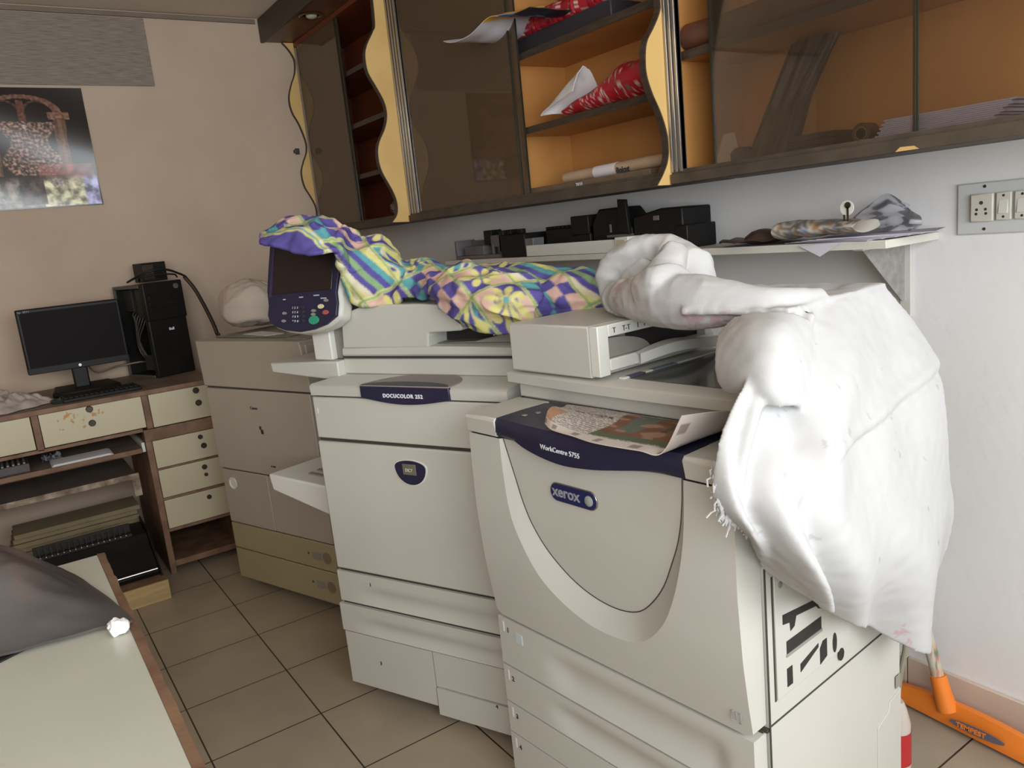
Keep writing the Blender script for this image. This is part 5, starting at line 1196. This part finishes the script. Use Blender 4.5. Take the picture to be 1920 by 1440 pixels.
# ------------------------------------------------------------------ floor wiper, jar, cable
fw = thing('floor_wiper', 'orange plastic floor wiper leaning against the back wall', 'wiper', (-.88,1.76,0))
ORG = mat('orange_plastic', srgb(232,128,44), .4, var=.06, scale=8)
G = []
for i in range(33):
    t = i/32; x = -1.04+.46*t; h = .030+.028*sin(pi*min(1, max(0,(t*1.0))))**.8; y = 1.775-.035*t
    G.append([(x,y+.022,.012),(x,y-.022,.010),(x,y-.024,.010+h*.45),(x,y-.008,.010+h),(x,y+.008,.010+h),(x,y+.020,.010+h*.5),(x,y+.022,.012)])
m = MB(); m.grid(G); m.add(G[0][:-1], [tuple(range(6))]); m.add(G[-1][:-1], [tuple(range(6))])
part('head', m, ORG, fw, smooth=40, world=True, label='orange wiper head')
part('rubber_blade', MB().hexa([(-1.04,1.772,.0),(-.58,1.738,.0),(-.58,1.742,.0),(-1.04,1.776,.0),(-1.04,1.772,.014),(-.58,1.738,.014),(-.58,1.742,.014),(-1.04,1.776,.014)]), BLACK, fw, world=True)
sk_ = part('socket_sleeve', MB().tube([(-.880,1.752,.045),(-.893,1.752,.085),(-.905,1.752,.128)], [.024,.021,.019], 18), ORG, fw, world=True)
part('oval_label', MB().prism([(-.80+.062*cos(R(k*15)), .040+.011*sin(R(k*15))) for k in range(24)], 'y', 1.722, 1.7235), mat('blue_grey_sticker2', srgb(96,92,104), .5), fw, world=True, label='dark blue-grey oval sticker')
tt = text_part('lettering', 'TEMPEST', .017, ORG, fw, (.034,-.0388,.034), (1,-.0,.0), (0,0,1), bold=.0005)
hh = MB(); NB_ = 60; hh.tube([Vector((-.905,1.752,.125)).lerp(Vector((-1.17,1.795,.98)), k/NB_) for k in range(NB_+1)], .0145, 20)
def hcol(i, v):
    n = noise.noise(v*45); n2 = noise.noise(v*110+Vector((3,3,3)))
    c = Vector((.50,.47,.38))
    if n > .12: c = Vector((.52,.36,.24))
    if n2 > .42: c = Vector((.10,.18,.10))
    if n2 < -.48: c = Vector((.45,.16,.14))
    return tuple(c)+(1,)
hc_ = [hcol(0, v) for v in hh.v]
part('handle', hh, mat('printed_handle_wrap', (1,1,1,1), .4, attr='print'), fw, world=True, colors=lambda i, v: hc_[i % len(hc_)], label='handle in flowery printed wrap')
jr = thing('snack_jar', 'small clear-topped jar with a red label behind the front copier', 'jar', (-.848,1.47,0))
part('jar_body', MB().lathe((0,0,.0), [(.026,0),(.029,.004),(.029,.13),(.0285,.165),(.020,.20),(.014,.215),(.0,.215)], 32), mat('cloudy_clear_plastic', srgb(188,178,168), .25, var=.05), jr)
lm = MB(); lm.lathe((0,0,.07), [(.0296,0),(.0296,.078)], 64); lm.f = lm.f[:-2]
def jcol(i, v): return (.62,.55,.42,1) if v.z < .100 else (.50,.04,.05,1)
jl = part('label', lm, mat('jar_label', srgb(172,40,44), .4), jr, label='red printed label')
part('cup_picture', MB().prism([(.018*cos(R(k*15)),.085+.013*sin(R(k*15))) for k in range(24)], 'y', -.0312, -.0298), mat('cup_cream', srgb(226,212,180), .5), jl)
part('cup_drink', MB().prism([(.013*cos(R(k*15)),.089+.006*sin(R(k*15))) for k in range(24)], 'y', -.0318, -.0312), mat('cup_brown', srgb(190,140,80), .5), jl)
text_part('lettering', 'GLU', .018, WHITE, jl, (-.016,-.0306,.108), (1,.0,0), (0,0,1), bold=.0006)
text_part('lettering', 'NUTI', .014, WHITE, jl, (-.016,-.0306,.128), (1,.0,0), (0,0,1), bold=.0006)
solo('hanging_cable', MB().tube(curve([(-.80,1.40,.62),(-.795,1.415,.42),(-.805,1.41,.32),(-.812,1.40,.20),(-.812,1.395,.10),(-.82,1.39,.006),(-.90,1.36,.006)], 40), .0055, 10), mat('olive_grey_cable', srgb(132,128,112), .5), 'olive-grey power cable hanging behind the front copier beside the jar', 'cable')

# ------------------------------------------------------------------ light and camera
def area(name, loc, size, power, rot, col=(1,1,1)):
    l = bpy.data.lights.new(name, 'AREA'); l.shape = 'RECTANGLE'; l.size, l.size_y = size; l.energy = power; l.color = col
    o = bpy.data.objects.new(name, l); C.objects.link(o); o.location = loc; o.rotation_euler = rot; return o
area('daylight_through_window', (XR+.13, -.15, 1.575), (1.32, 3.4), 124, (0, R(90), 0), (.91,.965,1))
w = bpy.data.worlds.new('world'); scn.world = w; w.use_nodes = True
bg_ = w.node_tree.nodes['Background']; bg_.inputs[0].default_value = (.9,.95,1,1); bg_.inputs[1].default_value = 1.2

cam = bpy.data.cameras.new('camera'); co = bpy.data.objects.new('camera', cam); C.objects.link(co)
cam.sensor_fit = 'HORIZONTAL'; cam.sensor_width = 36; cam.lens = CAM_F/1920*36
cam.clip_start = .02
Rw = Matrix(CAM_R)   # rows: right, up, forward
M = Matrix((Rw[0], Rw[1], -Rw[2])).transposed().to_4x4(); M.translation = Vector((0,0,1.3)); co.matrix_world = M
scn.camera = co
scn.view_settings.view_transform = 'Standard'; scn.view_settings.look = 'None'; scn.view_settings.gamma = 1
scn.view_settings.use_curve_mapping = False; scn.view_settings.exposure = 0
